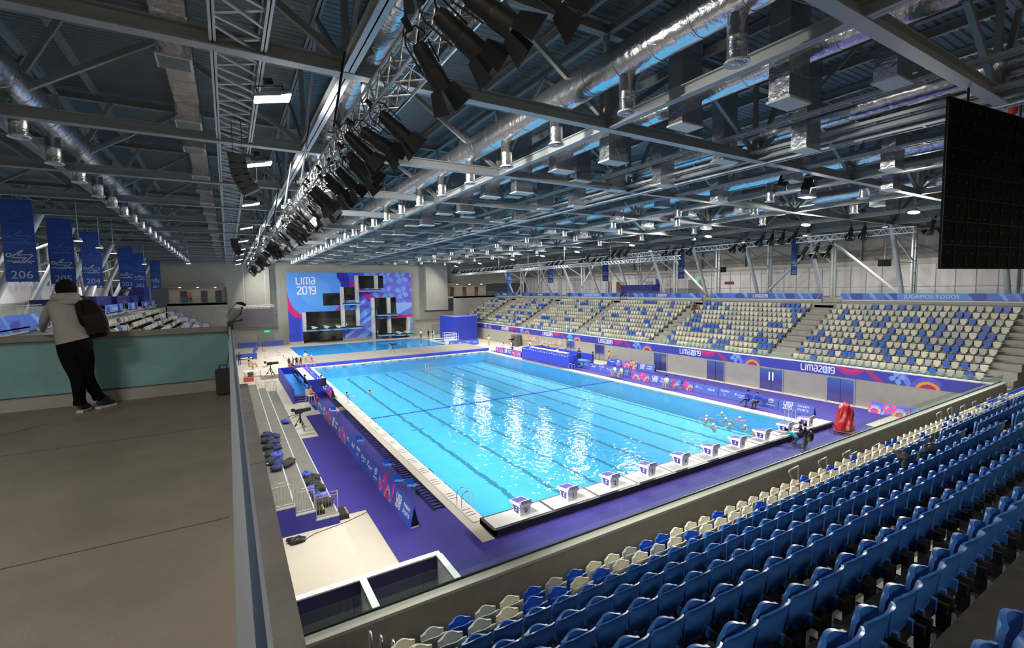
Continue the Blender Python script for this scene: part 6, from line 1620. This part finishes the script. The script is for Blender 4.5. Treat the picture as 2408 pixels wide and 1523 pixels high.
person('person in a yellow top and black trousers standing by the grey door', (32.3, 27.3, 0), 1.3, 'stand', 'down', 'yellow', 'black', s=.93)
person('person in a white shirt and khaki trousers standing alone on the far right deck', (29.2, 53.9, 0), 2.6, 'stand', 'crossed', 'white', 'khaki')
person('person in black standing behind the right judges stand with hands on hips', (30.1, 30.6, 0), 2.0, 'stand', 'hips', 'black', 'black', s=1.05)
for i, (y, c) in enumerate([(29.8, 'navy'), (31.6, 'white'), (33.6, 'black'), (35.0, 'black')]):
    person('judge in a %s top sitting at the right judges table, %s from the near end' % (c, ordn(i+1)), (27.35, y, .73), 1.6, 'sit', 'front', c, 'black', grp='judges at the right table')
for i, (x, y, c) in enumerate([(28.3, 44.8, 'white'), (28.0, 46.6, 'white'), (29.0, 45.6, 'navy'), (30.3, 42.6, 'black'), (31.0, 43.6, 'white')]):
    person('person in a %s top at the tables near the interior windows, %s from the pool' % (c, ordn(i+1)), (x, y, 0), 1.5, 'sit' if i % 2 else 'stand', 'front', c, 'khaki' if c == 'white' else 'black', s=.95)
for i, (x, y, c) in enumerate([(25.2, 72.0, 'black'), (26.0, 71.5, 'black'), (23.9, 72.8, 'white')]):
    person('person in a %s shirt standing by the far corner of the diving pool, %s one' % (c, ordn(i+1)), (x, y, 0), 2.6, 'stand', 'down', c, 'black')
# left platform
for i, (x, y, c, a) in enumerate([(-3.05, 31.2, 'navy', 'front'), (-1.75+.0, 29.9, 'khaki', 'lap'), (-3.25, 38.6, 'blue', 'front'), (-3.3, 39.8, 'red', 'front')]):
    person('person in a %s top sitting at the left judges table, %s from the near end' % (c, ordn(i+1)), (x, y, .57), -1.5 if i != 1 else -.6, 'sit', a, c, 'black', bare=(i == 1))
for i in range(6):
    chair((-3.2, 30.6+1.15*i, .567), -1.5, 'black folding chair behind the left judges table, %s from the near end' % ordn(i+1), BLACK, 'black chairs at the left judges table')
high_chair(-3.35, 25.4, -1.2, 'steel chair of the lifeguard beside the left boards', WHITE, 1.0)
person('lifeguard in yellow with a red cap sitting high beside the left boards', (-3.35, 25.4, .55), -1.2, 'sit', 'lap', 'yellow', 'red', hair='red', short=False, bare=False)
t = thing('rescue_tube', 'red rescue tube leaning beside the lifeguard chair', 'rescue tube', (-2.75, 24.6, .013)); t.rotation_euler = (0, -.25, 0); q = MB(); q.tube([(0, 0, .02), (0, 0, .1), (0, 0, .9), (0, 0, 1.0)], [.04, .09, .09, .03], 8); q.ob('float', REDP, t)
for i, (x, y, rz) in enumerate([(-2.2, 48.6, -.9), (-1.75, 48.8, 1.2), (-1.35, 48.6, -.4), (-.9, 48.2, .9)]):
    person('standing swimmer in a black swimsuit and white cap, %s from the left' % ordn(i+1), (x-.5, y-.9, .013), rz, 'stand', ['down', 'hips', 'crossed', 'hips'][i], 'black', 'black', hair='white', bare=True, s=.97, grp='swimmers standing at the far left corner')
person('coach in a white shirt standing behind the group of swimmers', (-.4, 50.6, .013), 2.6, 'stand', 'crossed', 'white', 'khaki', s=1.05)
person('swimmer in red sitting at the corner beside the coach', (.3, 50.0, .013), 2.4, 'sit', 'lap', 'red', 'black', hair='white', bare=True)
person('person in dark clothes walking along the left stand wall', (-8.0, 56, .0), .3, 'stand', 'down', 'navy', 'navy', short=False)
for i, (x, y, c) in enumerate([(-7.0, 53.5, 'khaki'), (-6.6, 52.5, 'white'), (-7.1, 50.5, 'khaki')]):
    person('person in a %s top sitting on the far left deck, %s from the tables' % (c, ordn(i+1)), (x, y, 0), -1.3, 'sit', 'lap', c, 'khaki')
# on the stands
x_, z_ = side_row(9); person('person in dark clothes sitting at the top of an aisle in the right stand', (x_+.1, 21.3, z_-.1), 1.6, 'sit', 'lap', 'olive', 'black', short=False); person('person in a red top sitting beside another at the top of the right stand', (x_-.4, 20.6, z_-.4), 1.6, 'sit', 'lap', 'red', 'black', short=False)
x_, z_ = side_row(8); person('person in black standing between the press desks of the left stand', (24.4-x_, 56.3, z_), -1.2, 'stand', 'front', 'black', 'black', short=False)
for i, (px, py) in enumerate([(443, 697), (449, 697)]):
    p = bp(px, py, y=YF-3.4); person('worker in an orange vest on the far left balcony, %s one' % ordn(i+1), (p.x, p.y, ZC), .4, 'stand', 'front', 'orange', 'navy', hair='hair')
p = bp(286, 690, x=-20.3); tvcam((p.x+.2, p.y, ZC+.55), -1.4, 'black television camera on the left camera platform with a red light', 1.2); person('camera operator in dark clothes behind the left television camera', (p.x-.7, p.y+.2, ZC+.1), -1.4, 'stand', 'front', 'black', 'black')
# swimmers in the water
def swimmer3(x, y, rz, lab, arm, cap=WHITE):
    t = thing('person', lab, 'person', (x, y, -.04), rz, 'swimmers in the pool')
    J = dict(chest=(0, 0, -.12), neck=(0, .05, .06), head=(0, .08, .16), crown=(0, .09, .24), waist=(0, -.1, -.35), shL=(-.16, 0, -.02), shR=(.16, 0, -.02))
    if arm: J.update(elL=(-.36, .15, .06), wrL=(-.5, .35, .03), elR=(.36, -.05, .0), wrR=(.55, .1, .0))
    else: J.update(elL=(-.32, .1, -.06), wrL=(-.4, .3, -.05), elR=(.3, .16, -.03), wrR=(.34, .36, -.02))
    E2 = [('chest', 'neck'), ('neck', 'head'), ('head', 'crown'), ('chest', 'waist'), ('chest', 'shL'), ('chest', 'shR'), ('shL', 'elL'), ('elL', 'wrL'), ('shR', 'elR'), ('elR', 'wrR')]
    R2 = dict(RB); skinned('body', J, E2, R2, {}, [SKIN], t, 1); q = MB(); q.sphere((0, .06, .22), (.088, .1, .075), 10, 6); q.ob('cap', cap, t)
for i, (x, y) in enumerate([(20.9, 4.6), (20.1, 4.1), (19.4, 2.9), (22.6, 4.5), (21.4, 3.4), (20.4, 2.4), (22.4, 2.9), (20.9, 1.5), (20.4, .6)]):
    swimmer3(x, y, [2.4, 2.9, -.3, 1.9, 2.6, 2.2, -.5, .8, .3][i], 'white-capped swimmer of the group near the last starting blocks, %s from the far side' % ordn(i+1), i % 2 == 0)
swimmer3(2.4, 28.2, 1.4, 'swimmer gliding alone in the second lane from the left', True, HAIR); swimmer3(.35, 28.6, 1.0, 'swimmer resting at the left pool edge', False, HAIR)
t = thing('person', 'swimmer upside down with both legs raised out of the far water', 'person', (11.6, 37.2, -.04)); J = dict(pelvis=(0, 0, -.25), hiL=(-.1, 0, -.12), hiR=(.12, 0, -.12), knL=(-.16, 0, .3), knR=(.22, .05, .34), anL=(-.2, 0, .72), anR=(.2, 0, .78), toL=(-.2, 0, .86), toR=(.19, 0, .92))
skinned('body', J, [('pelvis', 'hiL'), ('pelvis', 'hiR'), ('hiL', 'knL'), ('hiR', 'knR'), ('knL', 'anL'), ('knR', 'anR'), ('anL', 'toL'), ('anR', 'toR')], dict(RB), {}, [SKIN], t, 1)
# ================================================================== the man at the parapet
HOOD = mat('hoodie_grey', (.27, .245, .23), .95, noise=.10, nscale=60, bump=.25, bscale=9); JEAN = mat('dark_jeans', (.0035, .0035, .0045), .95, bump=.2, bscale=25, spec=.1); SHOE = mat('shoe_dark', (.018, .022, .03), .6); SOLE = mat('shoe_sole', (.5, .46, .40), .6)
mt_ = thing('person', 'person in a grey hoodie and dark jeans leaning on the glass parapet, seen from behind', 'person', (0, 0, 0))
def mp_(px, py, y): return bp(px, py, y=y)
YB_ = -8.62
J = dict(pelvis=mp_(176, 812, -8.72), waist=mp_(166, 778, -8.68), chest=mp_(160, 735, -8.60), upper=mp_(155, 712, -8.55), neck=mp_(157, 696, -8.50), head=mp_(158, 680, -8.44), crown=mp_(156, 668, -8.42),
    shL=mp_(124, 716, -8.52), elL=mp_(105, 752, -8.42), wrL=mp_(101, 777, -8.18), shR=mp_(190, 712, -8.50), elR=mp_(222, 744, -8.34), wrR=mp_(252, 775, -8.12),
    hiL=mp_(157, 826, -8.72), knL=mp_(183, 884, -8.78), anL=mp_(188, 948, -8.72), heL=mp_(186, 958, -8.75), toL=mp_(204, 955, -8.56),
    hiR=mp_(197, 826, -8.70), knR=mp_(201, 884, -8.70), anR=mp_(233, 934, -8.58), toR=mp_(258, 940, -8.46))
for s_ in 'LR':
    w_ = J['wr'+s_]; d = V(-.2 if s_ == 'L' else .35, 1, 0).normalized(); n_ = V(d.y, -d.x, 0); k = -1 if s_ == 'L' else 1
    J['pa'+s_] = w_+d*.055+V(0, 0, -.012); J['pb'+s_] = w_+d*.085+V(0, 0, -.016)
    for f, (off, ln) in enumerate([(-.030, .052), (-.010, .066), (.011, .062), (.031, .048)]):
        b0 = J['pb'+s_]+n_*off+d*.005; J['f%d%sa' % (f, s_)] = b0; J['f%d%sb' % (f, s_)] = b0+d*ln*.55+V(0, 0, .006); J['f%d%sc' % (f, s_)] = b0+d*ln+V(0, 0, -.008)
    th = J['pa'+s_]-n_*k*.030; J['t%sa' % s_] = th; J['t%sb' % s_] = th-n_*k*.018+d*.035
ED = [('pelvis', 'waist'), ('waist', 'chest'), ('chest', 'upper'), ('upper', 'neck'), ('neck', 'head'), ('head', 'crown')]
for s_ in 'LR':
    ED += [('upper', 'sh'+s_), ('sh'+s_, 'el'+s_), ('el'+s_, 'wr'+s_), ('wr'+s_, 'pa'+s_), ('pa'+s_, 'pb'+s_), ('pelvis', 'hi'+s_), ('hi'+s_, 'kn'+s_), ('kn'+s_, 'an'+s_), ('an'+s_, 'to'+s_)] + [('pb'+s_, 'f%d%sa' % (f, s_)) for f in range(4)] + [('f%d%sa' % (f, s_), 'f%d%sb' % (f, s_)) for f in range(4)] + [('f%d%sb' % (f, s_), 'f%d%sc' % (f, s_)) for f in range(4)] + [('pa'+s_, 't%sa' % s_), ('t%sa' % s_, 't%sb' % s_)]
J.pop('heL')
RR = dict(pelvis=(.225, .17), waist=(.205, .16), chest=(.225, .155), upper=(.19, .125), neck=(.07, .07), head=(.092, .10), crown=(.06, .07))
for s_ in 'LR':
    RR.update({'sh'+s_: .082, 'el'+s_: .062, 'wr'+s_: .040, 'pa'+s_: (.034, .018), 'pb'+s_: (.036, .014), 'hi'+s_: .148, 'kn'+s_: .092, 'an'+s_: .066, 'to'+s_: .045, 't%sa' % s_: .011, 't%sb' % s_: .009})
    for f in range(4): RR.update({'f%d%sa' % (f, s_): .0095, 'f%d%sb' % (f, s_): .0085, 'f%d%sc' % (f, s_): .007})
BM = {}
for e in ED:
    a, c = e
    if a in ('neck', 'head'): BM[e] = 2
    elif a[:2] in ('wr', 'pa', 'pb') or a[0] in 'ft' : BM[e] = 2
    elif a[:2] in ('hi', 'kn') or c[:2] == 'hi': BM[e] = 1
    elif a[:2] == 'an': BM[e] = 3
    else: BM[e] = 0
bd = skinned('body', J, ED, RR, BM, [HOOD, JEAN, SKIN, SHOE], mt_, 2)
h0, h1 = mp_(128, 812, -8.75), mp_(216, 791, -8.72)
import bmesh
bm_ = bmesh.new(); bm_.from_mesh(bd.data); nrm = (h1-h0).normalized().cross(V(0, 1, 0))
bmesh.ops.bisect_plane(bm_, geom=bm_.verts[:]+bm_.edges[:]+bm_.faces[:], plane_co=h0, plane_no=nrm); bm_.to_mesh(bd.data); bm_.free()
for p_ in bd.data.polygons:
    if p_.material_index in (0, 1):
        zl = h0.z+(h1.z-h0.z)*(p_.center.x-h0.x)/(h1.x-h0.x); p_.material_index = 0 if p_.center.z > zl else 1
def ell(q, c, r, rot=None, nu=16, nv=12):
    o = len(q.v); q.sphere((0, 0, 0), r, nu, nv)
    for i in range(o, len(q.v)):
        v = Vector(q.v[i])
        if rot is not None: v = rot @ v
        q.v[i] = tuple(v+Vector(c))
hc = mp_(157, 681, -8.43)
q = MB(); ell(q, hc+V(0, -.015, .012), (.118, .125, .135)); o_ = q.ob('hair', HAIR, mt_)
q = MB(); ell(q, mp_(176, 684, -8.40), (.045, .07, .085)); q.ob('face', SKIN, mt_)
q = MB(); ell(q, mp_(174, 686, -8.47), (.012, .022, .032)); q.ob('ear', SKIN, mt_)
q = MB(); ell(q, mp_(183, 687, -8.36), (.014, .012, .016), None, 8, 6); q.ob('nose', SKIN, mt_)
# hood lying on the back
hm = Matrix.Rotation(radians(-18), 4, 'Y')
q = MB(); c0 = mp_(156, 701, -8.62); ell(q, c0, (.165, .085, .07), Matrix.Rotation(radians(8), 3, 'Y')); ell(q, c0+V(.02, -.02, -.05), (.12, .07, .055)); ell(q, mp_(157, 695, -8.5), (.15, .10, .05)); q.ob('hood', HOOD, mt_)
# hem of the hoodie, folds
for nm, an_, to_, ly in (('shoe', 'anL', 'toL', 0), ('shoe', 'anR', 'toR', .0)):
    a, c = J[an_], J[to_]; d = Vector((c.x-a.x, c.y-a.y, 0)); ang = atan2(d.y, d.x); zf = ZC+.002 if ly == 0 else ZC+.03
    R3 = Matrix.Rotation(ang, 3, 'Z'); base = Vector(((a.x+c.x)/2, (a.y+c.y)/2, 0))+d.normalized()*.02
    q = MB(); prof = [(-.14, .04), (-.145, .0), (-.10, -.045), (.0, -.045), (.08, -.052), (.14, -.03), (.155, .0), (.14, .035), (.08, .048), (.0, .042), (-.10, .042)]
    sole = [(-.14, -.02), (-.13, -.04), (-.05, -.042), (.05, -.048), (.12, -.045), (.155, -.015), (.155, .015), (.12, .045), (.05, .048), (-.05, .042), (-.13, .04), (-.14, .02)]
    M4 = Matrix.Translation(base) @ R3.to_4x4()
    q.prism(sole, zf, zf+.03, 0, M4); so = q.ob('sole', SOLE, mt_)
    q = MB(); ell(q, (0, 0, 0), (.145, .047, .05)); 
    q.v = [tuple(M4 @ Vector((v[0], v[1], max(zf+.03, zf+.05+v[2]+(.035 if v[0] < -.02 else 0))))) for v in q.v]; q.ob('shoe', SHOE, mt_)
    q = MB()
    for k in range(4): q.tube([M4 @ Vector((.02+.025*k, -.03, zf+.095-.01*k)), M4 @ Vector((.02+.025*k, .03, zf+.095-.01*k))], .004, 4)
    q.ob('laces', SOLE, mt_)
for nm in ('L', 'R'):
    q = MB(); a = J['an'+nm]; up_ = (J['kn'+nm]-a).normalized(); q.tube([a+up_*.0+V(0, 0, -.01), a+up_*.05], [.073, .068], 14, cap=False); q.ob('trouser_cuff', JEAN, mt_)
# backpack
bpk = thing('backpack', 'black backpack slung over the right shoulder of the person in the hoodie', 'backpack', mp_(222, 750, -8.62))
BKM = mat('backpack_black', (.005, .0045, .0045), .85, bump=.4, bscale=10, spec=.2); BKS = mat('backpack_panel', (.010, .009, .008), .8, spec=.2)
def bag_shape(u, v):
    a = 2*pi*u; zz = -.26+.54*v; w = (.105+.04*sin(pi*min(1, v*1.15)))*(1 if v < .8 else sqrt(max(.02, 1-((v-.8)/.2)**2*.9)))*(1 if v > .08 else .8+.2*v/.08)
    e = .75
    return (w*1.02*abs(cos(a))**e*(1 if cos(a) > 0 else -1)+.03*v*-1, w*.78*abs(sin(a))**e*(1 if sin(a) > 0 else -1), zz)
q = MB(); q.grid(bag_shape, 28, 16); q.add([bag_shape(i/28, 0) for i in range(28)], [tuple(range(27, -1, -1))]); q.add([bag_shape(i/28, 1) for i in range(28)], [tuple(range(28))])
q.v = [tuple(Matrix.Rotation(radians(-9), 3, 'Y') @ Vector(v)) for v in q.v]; q.ob('body', BKM, bpk)
q = MB(); q.grid(lambda u, v: tuple(Matrix.Rotation(radians(-9), 3, 'Y') @ Vector(((u-.5)*.2+.01, -.125-.03*sin(pi*u)*sin(pi*v), -.2+.27*v))), 8, 8); q.ob('front_pocket', BKS, bpk)
bl0 = bpk.location
q = MB(); q.tube([mp_(200, 790, -8.62)-bl0, mp_(193, 755, -8.72)-bl0, mp_(186, 722, -8.70)-bl0, mp_(186, 703, -8.56)-bl0, mp_(194, 700, -8.44)-bl0, mp_(205, 718, -8.42)-bl0], [.02, .035, .045, .045, .04, .03], 8); q.ob('shoulder_strap', BKM, bpk)
q = MB(); q.tube([mp_(214, 795, -8.66)-bl0, mp_(218, 812, -8.66)-bl0, mp_(216, 828, -8.66)-bl0], .008, 6); q.ob('loose_strap', BKM, bpk)
q = MB(); q.tube([mp_(232, 722, -8.74)-bl0, mp_(243, 742, -8.74)-bl0, mp_(246, 765, -8.74)-bl0], .005, 4); q.ob('zipper', BKS, bpk)

LC.exclude = False
